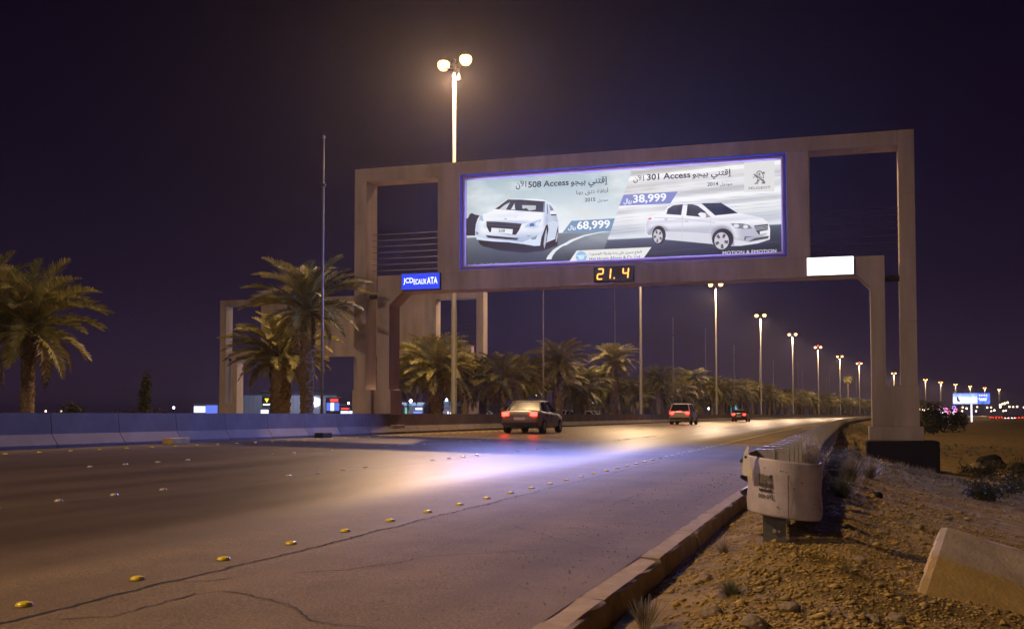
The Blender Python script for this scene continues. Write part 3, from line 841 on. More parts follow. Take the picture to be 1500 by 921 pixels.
def shade_fill(mb, pts, y, fn, h=.035):
    """tonal gradation of the printed picture inside one outline"""
    xa = min(p[0] for p in pts); xb = max(p[0] for p in pts); za = min(p[1] for p in pts); zb = max(p[1] for p in pts)
    nx = int((xb - xa) / h) + 1; nz = int((zb - za) / h) + 1
    ok = {}
    for i in range(nx + 1):
        for j in range(nz + 1):
            x = xa + i * h; z = za + j * h
            if inside(pts, x, z): ok[i, j] = (x, z)
    ids = {}
    for k, (x, z) in ok.items():
        ids[k] = len(mb.v); mb.v.append((x, y, z)); mb.c.append(lin(fn((x - xa) / (xb - xa), (z - za) / (zb - za))))
    for (i, j) in ok:
        q = [(i, j), (i + 1, j), (i + 1, j + 1), (i, j + 1)]
        if all(k in ok for k in q): mb.f.append(tuple(ids[k] for k in q))
def tone_left(u, w):
    c = mixc((244, 246, 249), (178, 194, 218), sstep(.36 - w, -.05, .24))
    c = mixc(c, (166, 182, 208), sstep(u, .78, .99) * .85)
    c = mixc(c, (184, 198, 220), .9 * math.exp(-((w - .56 + .10 * u) / .035) ** 2) * sstep(u, .10, .25) * (1 - sstep(u, .55, .75)))
    c = mixc(c, (190, 202, 220), sstep(.10 - u, 0, .10) * .8)
    return mixc(c, (140, 156, 182), sstep(.14 - w, 0, .12) * .7)
def soft(u, w, cu, cw, su, sw):
    return math.exp(-((u - cu) / su) ** 2 - ((w - cw) / sw) ** 2)
def tone_right(u, w):
    c = mixc((246, 246, 249), (188, 189, 201), math.exp(-((w - .40) / .10) ** 2) * .9 * (1 - sstep(u, .55, .8)))
    c = mixc(c, (214, 214, 224), math.exp(-((w - .60) / .05) ** 2) * .7)
    c = mixc(c, (162, 163, 176), sstep(.24 - w, 0, .2) * .95)
    c = mixc(c, (186, 188, 200), sstep(u, .70, .80) * (1 - sstep(u, .92, 1.0)) * sstep(.52 - w, 0, .2))
    return mixc(c, (206, 206, 216), sstep(.06 - u, 0, .06))
def full_left(u, w):
    c = tone_left(u, w)
    for cu, cw, su, sw, col, k in ((.40, .66, .22, .05, (222, 228, 238), .8), (.16, .47, .07, .06, (196, 208, 226), .8), (.70, .40, .10, .05, (190, 204, 226), .8), (.86, .52, .035, .22, (170, 186, 212), .9),
                                   (.30, .10, .25, .045, (150, 166, 192), .8), (.62, .16, .20, .05, (176, 192, 216), .8), (.55, .72, .06, .012, (196, 206, 222), .8), (.93, .62, .03, .15, (186, 198, 216), .7), (.60, .985, .4, .02, (206, 214, 224), .8)):
        c = mixc(c, col, k * soft(u, w, cu, cw, su, sw))
    return c
def full_right(u, w):
    c = tone_right(u, w)
    for cu, cw in ((.109, .25), (.62, .165)):
        d = math.hypot((u - cu) * 2.86, w - cw)
        c = mixc(c, (150, 151, 166), .85 * math.exp(-((d - .25) / .045) ** 2) * (1 if w > cw else .3))
    for cu, cw, su, sw, col, k in ((.26, .36, .14, .05, (178, 179, 194), .8), (.47, .33, .10, .05, (182, 183, 198), .8), (.86, .66, .12, .03, (226, 227, 234), .9), (.80, .30, .06, .08, (190, 191, 204), .8), (.92, .14, .08, .04, (150, 152, 166), .8),
                                   (.20, .62, .12, .02, (206, 206, 216), .8), (.70, .58, .10, .02, (208, 209, 220), .8), (.35, .965, .2, .02, (200, 201, 210), .8)):
        c = mixc(c, col, k * soft(u, w, cu, cw, su, sw))
    return c
def tone_glass(u, w):
    return mixc((24, 26, 29), (92, 100, 108), max(0, w - .45) * 1.1 + .25 * noise1(u * 7))
for nm, layer, col, pts in PRINTS:
    cx = sum(p[0] for p in pts) / len(pts)
    if nm == 'car_body_print':
        shade_fill(groups[('car_print', 0 if cx < -8.6 else 1)], pts, BY - .003 * layer - .0008, full_left if cx < -8.6 else full_right, .028)
    elif nm in ('windscreen_print', 'side_window_print') and cx > -8.6:
        shade_fill(groups[('car_print', 1)], pts, BY - .003 * layer - .0012, tone_glass, .03)
for (nm, _), mb in groups.items():
    mb.build(nm, M['print'], poster)

# lettering -------------------------------------------------------------
AR = {}
for ch, base, n in (('ا', 0xFE8D, 2), ('أ', 0xFE83, 2), ('إ', 0xFE87, 2), ('آ', 0xFE81, 2), ('ب', 0xFE8F, 4), ('ة', 0xFE93, 2), ('ت', 0xFE95, 4), ('ث', 0xFE99, 4),
                    ('ج', 0xFE9D, 4), ('ح', 0xFEA1, 4), ('د', 0xFEA9, 2), ('ر', 0xFEAD, 2), ('س', 0xFEB1, 4), ('ش', 0xFEB5, 4), ('ض', 0xFEBD, 4), ('ع', 0xFEC9, 4),
                    ('ق', 0xFED5, 4), ('ك', 0xFED9, 4), ('ل', 0xFEDD, 4), ('م', 0xFEE1, 4), ('ن', 0xFEE5, 4), ('ه', 0xFEE9, 4), ('و', 0xFEED, 2), ('ي', 0xFEF1, 4)):
    AR[ch] = (base, n)
LAM = {'ا': 0xFEFB, 'أ': 0xFEF7, 'إ': 0xFEF9, 'آ': 0xFEF5}
def shape_ar(t):
    """choose the joined letter forms and put them in drawing order, right to left"""
    if not any(c in AR for c in t):
        return t
    out = []
    i = 0
    join = False                       # the letter before connects to this one
    while i < len(t):
        c = t[i]
        if c == 'ل' and i + 1 < len(t) and t[i + 1] in LAM:
            out.append(chr(LAM[t[i + 1]] + (1 if join else 0))); join = False; i += 2; continue
        if c in AR:
            base, n = AR[c]
            nxt = i + 1 < len(t) and t[i + 1] in AR
            f = (1 if join else 0) if (n == 2 or not nxt) else (3 if join else 2)
            out.append(chr(base + f)); join = (n == 4 and nxt)
        else:
            out.append(c); join = False
        i += 1
    return ''.join(out[::-1])
def text_mesh(txt, bold=0.0):
    cu = bpy.data.curves.new('lettering', 'FONT')
    cu.body = shape_ar(txt); cu.offset = bold; cu.resolution_u = 3
    ob = bpy.data.objects.new('lettering', cu); COL.objects.link(ob)
    me = bpy.data.meshes.new_from_object(ob.evaluated_get(bpy.context.evaluated_depsgraph_get()))
    v = [tuple(p.co) for p in me.vertices]; f = [tuple(p.vertices) for p in me.polygons]
    bpy.data.objects.remove(ob); bpy.data.curves.remove(cu); bpy.data.meshes.remove(me)
    return v, f
def fit_text(txt, bold, x0, z0, x1, z1):
    v, f = text_mesh(txt, bold)
    ax0 = min(p[0] for p in v); ax1 = max(p[0] for p in v); az0 = min(p[1] for p in v); az1 = max(p[1] for p in v)
    return [(x0 + (p[0] - ax0) / (ax1 - ax0) * (x1 - x0), z0 + (p[1] - az0) / (az1 - az0) * (z1 - z0)) for p in v], f
for txt, col, bold, tx0, tz0, tx1, tz1 in PRINT_TEXT:
    v, f = fit_text(txt, bold, tx0, tz0, tx1, tz1)
    m = MB(); m.add([(x, BY - .026, z) for x, z in v], f, lin(col))
    m.build('lettering', M['print'], poster)

# small lit signs on the lower beam ----------------------------------------
def sign_box(name, label, x0, x1, z0, z1, depth, face_mat, case_mat):
    g = thing(name, label, 'sign', ((x0 + x1) / 2, 40.0, z0))
    w = (x1 - x0) / 2; h = z1 - z0
    m = MB(); m.box(-w, w, -depth, -.004, 0, h); m.build('case', case_mat, g, bevel=.012)
    m = MB(); m.box(-w + .02, w - .02, -depth - .012, -depth - .002, .02, h - .02); m.build('light_panel', face_mat, g)
    return g, w, h
g, w, h = sign_box('company_sign', 'small blue lit sign with white letters at the left end of the beam', -16.93, -15.29, 6.02, 6.68, .14, M['blue_panel'], M['black'])
for txt, a, b, lo, hi in (('JCD', -.72, -.30, .21, .48), ('ECAUX', -.28, .26, .21, .42), ('ATA', .28, .72, .21, .48)):
    v, f = fit_text(txt, .012, a, lo, b, hi)
    m = MB(); m.add([(x, -.166, z) for x, z in v], f); m.build('lettering', M['white_letter'], g)
sign_box('blank_sign', 'blank white glowing sign at the right end of the beam', -1.42, .19, 6.00, 6.66, .14, M['white_panel'], M['frame_metal'])
g, w, h = sign_box('clock_display', 'black digital display with amber digits under the billboard', -9.14, -7.62, 6.06, 6.65, .12, M['black'], M['black'])
SEG = {'2': 'abged', '1': 'bc', '4': 'fgbc'}
def digit(par, ch, cx, cz, w, h, slant=.10):
    t = .045
    m = MB()
    def bar(x0, z0, x1, z1):
        d = Vector((x1 - x0, z1 - z0)); d.normalize(); n = Vector((-d.y, d.x)) * t / 2; a = Vector((x0, z0)); b = Vector((x1, z1)); e = d * t * .5
        pts = [a, a + e + n, b - e + n, b, b - e - n, a + e - n]
        pts = [(cx + p.x + slant * p.y, p.y + cz) for p in pts]
        k = len(pts)
        m.add([(x, -.150, z) for x, z in pts] + [(x, -.135, z) for x, z in pts], [tuple(range(k))] + [(i, i + k, (i + 1) % k + k, (i + 1) % k) for i in range(k)])
    hw, hh = w / 2, h / 2
    P_ = {'a': (-hw, hh, hw, hh), 'b': (hw, 0, hw, hh), 'c': (hw, -hh, hw, 0), 'd': (-hw, -hh, hw, -hh), 'e': (-hw, -hh, -hw, 0), 'f': (-hw, 0, -hw, hh), 'g': (-hw, 0, hw, 0)}
    for k in SEG[ch]:
        bar(*P_[k])
    m.build('digit', M['led_amber'], par)
digit(g, '2', -.50, .30, .20, .38)
digit(g, '1', -.21, .30, .20, .38)
digit(g, '4', .46, .30, .20, .38)
m = MB(); m.tube([(.03, -.15, .13), (.03, -.135, .13)], .028, 10); m.build('point', M['led_amber'], g)

# ------------------------------------------------------------------ tall street lamps
ORD = ['nearest', 'second nearest', 'third nearest', 'fourth nearest', 'fifth nearest', 'sixth nearest', 'seventh nearest', 'eighth nearest', 'ninth nearest', 'tenth nearest',
       'eleventh nearest', 'twelfth nearest', 'thirteenth nearest', 'fourteenth nearest', 'fifteenth nearest', 'sixteenth nearest', 'seventeenth nearest', 'eighteenth nearest', 'nineteenth nearest', 'twentieth nearest']
def lamp_proto():
    g = thing('street_lamp', 'x', 'street lamp', (0, 0, 0), 0, 'tall twin street lamps along the median')
    m = MB(); m.tube([(0, 0, 0), (0, 0, .35), (0, 0, .36), (0, 0, 6), (0, 0, 6.01), (0, 0, 12), (0, 0, 12.01), (0, 0, 17.9)], [.24, .24, .14, .13, .115, .105, .09, .075], 14)
    m.build('pole', M['pole'], g, True)
    m = MB(); m.tube([(-.68, 0, 17.82), (-.3, 0, 17.72), (0, 0, 17.55)], .04, 8); m.tube([(.68, 0, 17.82), (.3, 0, 17.72), (0, 0, 17.55)], .04, 8)
    m.tube([(-.3, 0, 17.9), (.3, 0, 17.9)], .035, 8)
    m.build('crossarm', M['pole'], g)
    for sx in (-1, 1):
        h = MB(); h.lathe([(.0, .34), (.12, .32), (.20, .24), (.23, .16), (.22, .14)], 16)
        hd = h.build('lamp_head', M['galv'], g, True, loc=(sx * .70, 0, 18.0))
        b = MB(); b.lathe([(.0, -.28), (.16, -.25), (.27, -.12), (.30, .02), (.27, .12), (.20, .19)][::-1], 14)
        b.build('bulb', M['bulb'], hd, True, loc=(0, 0, -.01))
    m = MB(); m.lathe([(.06, 0), (.08, .04), (.08, .18), (.04, .24), (0, .26)], 10)
    m.build('beacon_housing', M['dark_steel'], g, loc=(0, 0, 17.9))
    return g
LP = lamp_proto()
beac = MB(); beac.lathe([(.10, 0), (.12, .1), (.10, .22), (0, .28)], 12)
beac = beac.mesh('beacon', M['beacon'], True)
for i in range(-3, 17):
    s = 49.2 + 47.3 * i
    o = LP if i == -3 else copy_tree(LP)
    p = road(s, -18.15, .2)
    o.location = p
    o.rotation_euler.z = R(-20) if i < 1 else R(-12) + head(s)
    if i == 0:
        o['label'] = 'tall twin street lamp rising behind the billboard, brightest and nearest'
        m = MB(); m.tube([(.28, 0, 17.75), (.30, 0, 17.2)], .03, 6); m.tube([(.30, 0, 17.35), (.30, 0, 17.05)], [.05, .12], 8)
        m.build('hanging_fitting', M['pole'], o)
    elif i == 1:
        o['label'] = 'tall lamp pole whose head is hidden behind the billboard'
    elif i < 0:
        o['label'] = 'twin street lamp on the median outside the picture, lighting the road'
    elif i < 9:
        o['label'] = f'twin street lamp with lit head left of the right gantry leg, {NUMW[min(i - 2, 9)]} in that row'
    else:
        o['label'] = f'small distant twin street lamp right of the gantry leg, {NUMW[i - 9]} from the leg'
    if i in (5, 7, 8, 10, 12, 15):
        link('beacon', beac, o, (0, 0, 18.22))
    if i <= 12:
        ld = bpy.data.lights.new('lamp_light', 'SPOT')
        ld.spot_size = R(148 if i >= 1 else 177); ld.spot_blend = .18 if i >= 1 else .2
        ld.energy = LAMP_WATTS * (1.35 if i == 0 else .85 if i == -1 else 1.0); ld.color = SODIUM if i > -2 else REAR_FILL; ld.shadow_soft_size = .22
        lo = bpy.data.objects.new('lamp_light', ld); COL.objects.link(lo); lo.parent = o
        lo.location = (.06, -.26, 17.3)

# flagpoles ---------------------------------------------------------------
def flagpole(p, h, lab, group):
    g = thing('flagpole', lab, 'flagpole', p, 0, group)
    m = MB(); m.tube([(0, 0, 0), (0, 0, h * .45), (0, 0, h * .451), (0, 0, h * .84), (0, 0, h * .841), (0, 0, h)], [.055, .052, .044, .042, .034, .028], 8)
    m.build('pole', M['flagpole'], g, True)
    m = MB(); m.lathe([(0, h + .14), (.05, h + .12), (.07, h + .06), (.05, h), (.03, h - .02)], 8); m.build('finial', M['flagpole'], g)
    m = MB(); m.box(-.09, .09, -.05, .05, h * .838, h * .838 + .1); m.build('bracket', M['dark_steel'], g)
fp = [(35.6, -18.2), (65.7, -18.3)] + [(114 + 47.5 * k, -18.3) for k in range(9)]
for k, (s, x) in enumerate(fp):
    lab = {0: 'thin bare flagpole rising through the tall palm left of the gantry', 1: 'thin flagpole under the billboard, left of the digital display'}.get(k) or \
        f'thin bare flagpole above the row of palms, {NUMW[k - 2]} from the near end'
    flagpole(road(s, x, .2), 10.95, lab, 'flagpoles along the median')
for k in range(7):
    s = 121 + 62 * k
    flagpole(road(s, -26.2, .2), 15.2, 'very thin faint flagpole behind the palms beyond the near flagpole line', 'faint flagpoles behind the palms')

# ------------------------------------------------------------------ palms
def frond_mesh(seed, L_=2.6, n=44, droop=1.0):
    """one arching feather leaf along +x, starting at the origin"""
    r = random.Random(seed)
    wid = .021 if n > 30 else .036
    m = MB()
    def spine(t):
        return Vector((L_ * (t - .10 * droop * t * t), 0, L_ * (.34 * t - .46 * droop * t ** 2.2)))
    pts = [spine(i / 9) for i in range(10)]
    m.tube(pts, [.035 * (1 - .85 * i / 9) + .004 for i in range(10)], 4, False)
    for i in range(n):
        t = .14 + .86 * (i + r.random() * .5) / n
        p = spine(t); d = (spine(min(1, t + .02)) - spine(t - .02)).normalized()
        ll = L_ * .21 * (math.sin(math.pi * min(1, .18 + t * .80)) ** .7) * r.uniform(.8, 1.15)
        for sg in (-1, 1):
            side = Vector((0, sg, 0))
            up = Vector((-d.z, 0, d.x))
            dr = (d * r.uniform(.55, .85) + side * r.uniform(.55, .85) + up * r.uniform(.15, .5)).normalized()
            tip = p + dr * ll + Vector((0, 0, -.12 * ll))
            mid = p + dr * ll * .5
            wv = d.cross(dr).cross(dr).normalized() * .016
            wv = (d - dr * d.dot(dr)).normalized() * wid
            m.add([p - wv * .6, p + wv * .6, mid + wv, mid - wv, tip], [(0, 1, 2, 3), (3, 2, 4)])
    return m
def place_mesh(dst, src, mat4, k=None):
    n = len(dst.v)
    dst.v.extend([tuple(mat4 @ Vector(v)) for v in src.v])
    dst.f.extend([tuple(n + i for i in f) for f in src.f])
def frond_mats(seed, n, old=.30):
    r = random.Random(seed)
    out = []
    for i in range(n):
        t = i / (n - 1)
        az = i * 2.39996 + r.uniform(-.3, .3)
        pitch = R(78) - t * R(104) + r.uniform(-.12, .12)         # from upright to hanging
        ln = (.78 + .32 * math.sin(math.pi * min(1, t * 1.1 + .12))) * r.uniform(.9, 1.08)
        mt = Matrix.Rotation(az, 4, 'Z') @ Matrix.Rotation(-(pitch - .25), 4, 'Y') @ Matrix.Rotation(r.uniform(-.35, .35), 4, 'X') @ Matrix.Scale(ln, 4)
        out.append((mt, t))
    return out
FR = [frond_mesh(11), frond_mesh(12, droop=1.25), frond_mesh(13, droop=.8)]
FRM = [f.mesh('frond', M['frond']) for f in FR]
FRD = [frond_mesh(14, droop=1.3, n=24).mesh('frond', M['dry_frond'])]
FRS = [frond_mesh(21, n=24), frond_mesh(22, n=24, droop=1.2)]
def crown_mesh(seed, n):
    m = MB(); r = random.Random(seed)
    for mt, t in frond_mats(seed, n):
        place_mesh(m, FRS[r.randrange(2)], mt)
    return m.mesh('crown', M['frond'])
CROWNS = [crown_mesh(50 + i, 54 + 4 * i) for i in range(4)]
def trunk_mesh(seed, h, r0, r1, boots):
    rr = random.Random(seed)
    m = MB(); n = 16
    rows = max(10, int(h / (.055 if boots < .2 else .07)))
    for i in range(rows + 1):
        t = i / rows; z = h * t
        base = r0 + (r1 - r0) * t + .10 * r0 * max(0, 1 - t * 8)
        for k in range(n):
            ph = (i * .25 + (k % 2) * .5 + .25 * (k % 4 == 0)) % 1.0
            rad = base * (1 + boots * (ph - .45) + rr.uniform(-.03, .03))
            a = 2 * math.pi * (k + .35 * (i % 2)) / n
            m.v.append((rad * math.cos(a), rad * math.sin(a), z))
    for i in range(rows):
        for k in range(n):
            k2 = (k + 1) % n
            m.f.append((i * n + k, i * n + k2, (i + 1) * n + k2, (i + 1) * n + k))
    m.f.append(tuple(rows * n + k for k in range(n)))
    return m
def boots(m, h, r0, r1, seed, z0):
    """cut leaf stubs standing off the trunk"""
    r = random.Random(seed)
    z = z0
    i = 0
    while z < h:
        t = z / h; rad = r0 + (r1 - r0) * t
        a = i * 2.39996
        c = Vector((math.cos(a), math.sin(a), 0)); s_ = Vector((-math.sin(a), math.cos(a), 0))
        w = rad * .34; l = rad * r.uniform(.35, .6)
        b0 = c * rad * .93 + Vector((0, 0, z)); tip = b0 + c * l * .55 + Vector((0, 0, l))
        m.add([b0 - s_ * w, b0 + s_ * w, b0 + Vector((0, 0, -.08)) + c * .05, tip - s_ * w * .5, tip + s_ * w * .5, tip - c * .05],
              [(0, 2, 4, 3)[::-1], (2, 1, 4)[::-1], (0, 3, 5), (1, 5, 4), (3, 4, 5), (0, 5, 1)])
        z += h * .0085 + .012; i += 1
    return m
def palm_near(loc, h, r0, r1, size, nf, seed, label, boot=.22, wind=0.):
    g = thing('date_palm', label, 'palm tree', loc, rnd.uniform(0, 6), 'palms along the median')
    t = trunk_mesh(seed, h, r0, r1, boot)
    boots(t, h, r0, r1, seed, h * .35)
    t.build('trunk', M['trunk'], g)
    r = random.Random(seed)
    for mt, tt in frond_mats(seed, nf):
        me = FRD[0] if tt > .93 else FRM[r.randrange(3)]
        o = link('frond', me, g)
        o.matrix_local = Matrix.Translation((0, 0, h - .05 + .25 * (1 - tt))) @ mt @ Matrix.Scale(size, 4)
    return g
def palm_far(s, x, h, size, seed, label, r0=.27, z0=.2):
    r = random.Random(seed)
    g = thing('date_palm', label, 'palm tree', road(s, x, z0), r.uniform(0, 6), 'palms along the median')
    if ('t', round(h * 2)) not in TR:
        TR[('t', round(h * 2))] = trunk_mesh(3, round(h * 2) / 2, r0, r0 * .9, .22).mesh('trunk', M['trunk'])
    hh = round(h * 2) / 2
    link('trunk', TR[('t', round(h * 2))], g)
    o = link('crown', CROWNS[seed % 4], g, (0, 0, hh), r.uniform(0, 6))
    o.scale = (size, size, size * r.uniform(.92, 1.08))
    return g
TR = {}
palm_near((-30.9, 35.4, .2), 4.2, .26, .24, 1.30, 58, 1, 'large leafy palm at the left edge, its crown cut by the frame')
palm_near((-34.4, 36.6, .2), 5.0, .26, .24, 1.20, 50, 5, 'palm crown rising at the extreme left edge behind the leafy palm')
palm_near((-24.95, 44.7, .2), 3.4, .46, .42, 1.08, 54, 2, 'squat palm with a very thick trunk left of the gantry')
palm_near((-19.9, 37.7, .2), 4.85, .27, .25, .98, 52, 3, 'tall slim palm just left of the gantry post, tinted blue by the billboard', .26)
palm_near((-20.98, 54.3, .2), 3.0, .34, .31, .98, 54, 4, 'bushy palm seen through the gap by the left gantry leg')
palm_near((-23.3, 54.0, .2), 2.3, .30, .28, .8, 36, 9, 'partly hidden palm right against the inner side of the left gantry leg')
palm_near((-21.0, 65.8, .2), 2.9, .25, .24, .95, 46, 6, 'smaller palm right of the gap, below the billboard corner')
palm_near((-20.9, 79.4, .2), 4.5, .30, .27, 1.05, 54, 7, 'full crowned palm beside the thin flagpole under the billboard')
palm_near((-21.0, 100.3, .2), 5.6, .30, .27, 1.05, 50, 8, 'tall palm under the digital display with two-part crown')
FAR = [(83, -25, 3.0), (92, -22.5, 2.8), (108, -24, 2.6), (120, -21, 4.5), (112, -22, 2.6), (126, -22.5, 3.0), (136, -22, 3.6), (146, -22.3, 3.8), (72, -24.5, 2.4), (131, -24.5, 3.4), (141, -21, 5.0), (150, -25, 3.6), (158, -21, 4.6)]
s = 167
fr = random.Random(12)
for s_ in range(60, 166, 9):
    FAR.append((s_ + fr.uniform(-2, 2), -23.6 + fr.uniform(-.6, .6), fr.uniform(2.4, 4.0)))
while s < 470:
    FAR.append((s, -21 + fr.uniform(-.7, .7), fr.uniform(3.6, 5.2)))
    if fr.random() < .55: FAR.append((s + 4, -25.5 + fr.uniform(-1, 1), fr.uniform(3.2, 5.2)))
    s += fr.uniform(5.5, 8)
for k, (s, x, h) in enumerate(FAR):
    lab = ['low dark palm behind the full crowned palm', 'short palm between the full crowned and the tall palm', 'low palm tucked right of the tall palm trunk',
           'dark palm just right of the second lamp pole', 'lower palm behind the thick of the row near the second lamp pole', 'golden lit palm crossed by a thin flagpole'][k] if k < 6 else \
        'date palm in the long row shrinking along the median into the distance'
    palm_far(s, x, h, fr.uniform(1.0, 1.25), 60 + k, lab)
# distant fan-headed palms
for k, (s, x, h) in enumerate([(385, -22.5, 12.5), (470, -20.5, 11)]):
    o = palm_far(s, x, h, .8, 200 + k, ['very tall slim palm sticking out above the far palm row', 'second tall slim palm near the right gantry leg'][k], .2)
    o['group'] = 'tall slim palms far down the road'
for k, (u, z) in enumerate([(19.2, 350), (19.65, 370), (19.9, 352), (20.5, 390), (20.9, 360), (21.3, 410)]):
    a = R(u - 17.2)
    g = thing('date_palm', f'small dark distant palm right of the gantry, {NUMW[k]} from the leg', 'palm tree', (z * math.sin(a), z * math.cos(a), -1.2), k, 'distant palms on the desert side')
    hh = [8.5, 5.5, 6.5, 6.0, 5.0, 5.5][k]
    link('trunk', trunk_mesh(k, hh, .25, .2, .2).mesh('trunk', M['trunk']), g)
    o = link('crown', CROWNS[k % 4], g, (0, 0, hh)); o.scale = (.8, .8, .9)

# ------------------------------------------------------------------ shrubs and grasses
def leafy(name, label, cat, loc, rx, ry, rz, n, leaf, mat, seed, group=None, stems=6):
    r = random.Random(seed)
    g = thing(name, label, cat, loc, 0, group)
    m = MB()
    lobes = [(Vector((r.uniform(-.6, .6) * rx, r.uniform(-.6, .6) * ry, r.uniform(.35, .8) * rz)), r.uniform(.3, .55)) for _ in range(9)]
    for i in range(n):
        c, q = lobes[r.randrange(9)]
        v = Vector((r.gauss(0, 1), r.gauss(0, 1), r.gauss(0, 1))).normalized() * (r.random() ** .4) * q
        p = c + Vector((v.x * rx, v.y * ry, v.z * rz))
        if p.z < .05: continue
        a = Vector((r.gauss(0, 1), r.gauss(0, 1), r.gauss(0, .6))).normalized(); b = a.cross(Vector((r.gauss(0, 1), r.gauss(0, 1), r.gauss(0, 1)))).normalized()
        l = leaf * r.uniform(.6, 1.4)
        m.add([p - a * l, p + b * l * .35, p + a * l, p - b * l * .35], [(0, 1, 2, 3)])
    m.build('foliage', mat, g)
    t = MB()
    for i in range(stems):
        c = lobes[i][0]
        t.tube([(0, 0, -.05), tuple(c * .5 + Vector((r.uniform(-.1, .1), 0, 0))), tuple(c)], [.05 * rz / 2, .035 * rz / 2, .012], 5)
    t.build('stems', M['trunk'], g)
    return g
def tuft(name, label, cat, loc, h, spread, n, mat, seed, width=.006, curl=.5, group=None, heads=False):
    r = random.Random(seed)
    m = MB()
    for i in range(n):
        a = r.uniform(0, 2 * math.pi); lean = abs(r.gauss(0, .55)) * spread
        b0 = Vector((math.cos(a), math.sin(a), 0)) * r.random() * h * .12
        d = Vector((math.cos(a), math.sin(a), 0)) * lean + Vector((0, 0, 1)); d.normalize()
        l = h * r.uniform(.55, 1.1)
        w = Vector((-d.y, d.x, r.uniform(-.3, .3)))
        w = (w.normalized() if w.length > .01 else Vector((1, 0, 0))) * width
        pts = []
        for k in range(4):
            t = k / 3
            p = b0 + d * l * t + Vector((d.x, d.y, 0)) * curl * l * t * t * .6 + Vector((0, 0, -curl * l * t * t * .35 * lean))
            ww = w * ((1 - t) + .15) if not heads else w * (.5 + (1.8 if k == 2 else 0) + (.6 if k == 3 else 0))
            pts += [p - ww, p + ww]
        m.add(pts, [(0, 1, 3, 2), (2, 3, 5, 4), (4, 5, 7, 6)])
    o = m.build(name, mat, None, loc=loc)
    return tag(o, label, cat, group)
G = ground_z
def gp(x, y, dz=0.): return (x, y, ground_z(y, x) + dz)
gclump = tuft('grass_clump', 'pale feathery grass clump growing behind the guardrail end', 'grass clump', gp(-.52, 14.6, -.02), .80, .26, 200, M['pale_grass'], 3, .005, .35)
def plumes(o, loc, h, n, seed, spread):
    r = random.Random(seed); m = MB()
    for i in range(n):
        a = r.uniform(0, 6.283); lean = abs(r.gauss(0, .5)) * spread
        d = Vector((math.cos(a) * lean, math.sin(a) * lean, 1)).normalized()
        l = h * r.uniform(.6, 1.05); c = Vector((d.x, d.y, 0)) * l * .18
        for k in range(16):
            p = d * l * (.62 + .38 * k / 16) + c * (k / 16) ** 2
            e = Vector((r.gauss(0, 1), r.gauss(0, 1), r.uniform(.4, 1.6))).normalized() * .060 * math.sin(math.pi * (k + 2) / 19)
            w = Vector((r.gauss(0, 1), r.gauss(0, 1), 0)).normalized() * .009
            m.add([p - w, p + w, p + e], [(0, 1, 2)])
    m.build('plume', M['pale_grass'], o)
plumes(gclump, None, .90, 190, 5, .32)
tuft('grass_clump', 'dry fine grass clump just beyond the pale feathery one', 'grass clump', gp(-.02, 19.5, -.02), .48, .8, 300, M['dry_grass'], 4, .007)
tuft('grass_clump', 'low grey grass clump farther up the gravel bank', 'grass clump', gp(.35, 23.5, -.02), .5, 1.1, 300, M['dry_grass'], 14, .008)
tuft('grass_clump', 'green grey grass tuft on the gravel right of the guardrail end', 'grass tuft', gp(-.13, 16.1, -.02), .40, 1.0, 420, M['green_grass'], 5, .005)
tuft('grass_clump', 'sparse dry weed standing against the kerb at the bottom', 'weed', gp(-1.12, 6.15, -.02), .22, .7, 150, M['dry_grass'], 6, .0016, .15, heads=True)
tuft('grass_clump', 'low green weed mat on the gravel near the bottom edge', 'weed', gp(-.72, 6.9, -.02), .13, 2.4, 700, M['green_grass'], 7, .0014)
tuft('grass_clump', 'small weed beside the kerb near the guardrail post', 'weed', gp(-1.05, 9.6, -.02), .17, 1.5, 300, M['dry_grass'], 8, .0014)
tuft('grass_clump', 'flat patch of thin weeds between the post and the slab', 'weed', gp(-.05, 8.2, -.02), .13, 2.0, 240, M['dry_grass'], 9, .0014)
leafy('desert_bush', 'wide dark thorny bush on the sand right of the gantry leg', 'bush', (11.4, 149, -1.25), 3.3, 2.2, 3.3, 5200, .17, M['bush'], 31)
leafy('desert_bush', 'low dark bush half hidden behind the gantry leg', 'bush', (7.2, 128, -1.2), 2.4, 1.6, 1.9, 2200, .13, M['bush'], 32)
leafy('shrub', 'low dark shrub behind the barrier beside the left palm', 'shrub', (-38.5, 47.0, .2), 1.3, .9, 1.35, 1500, .08, M['bush'], 33)
leafy('shrub', 'flat dark shrub line behind the barrier near the cypress', 'shrub', (-42.5, 57.5, .2), 3.4, .8, 1.2, 2200, .08, M['bush'], 35)
leafy('cypress', 'slim dark upright shrub standing alone behind the barrier', 'shrub', (-43.2, 60.0, .2), .42, .42, 3.1, 1900, .10, M['bush'], 34)
for k, (x, y, sc_) in enumerate([(3.4, 30, 1.), (4.6, 36, 1.2), (5.6, 44, 1.3), (4.2, 40, .9), (3.0, 26.5, .8)]):
    leafy('desert_bush', ['low scrub plant on the sand below the foundation block', 'scrub plant left of the dark boulder', 'scrub plant around the dark boulder', 'thin scrub near the pale rock', 'nearest low scrub right of the foundation block'][k],
          'bush', gp(x, y, -.03), .9 * sc_, .7 * sc_, .42 * sc_, 700, .05, M['bush'], 40 + k, 'scrub plants on the sand')
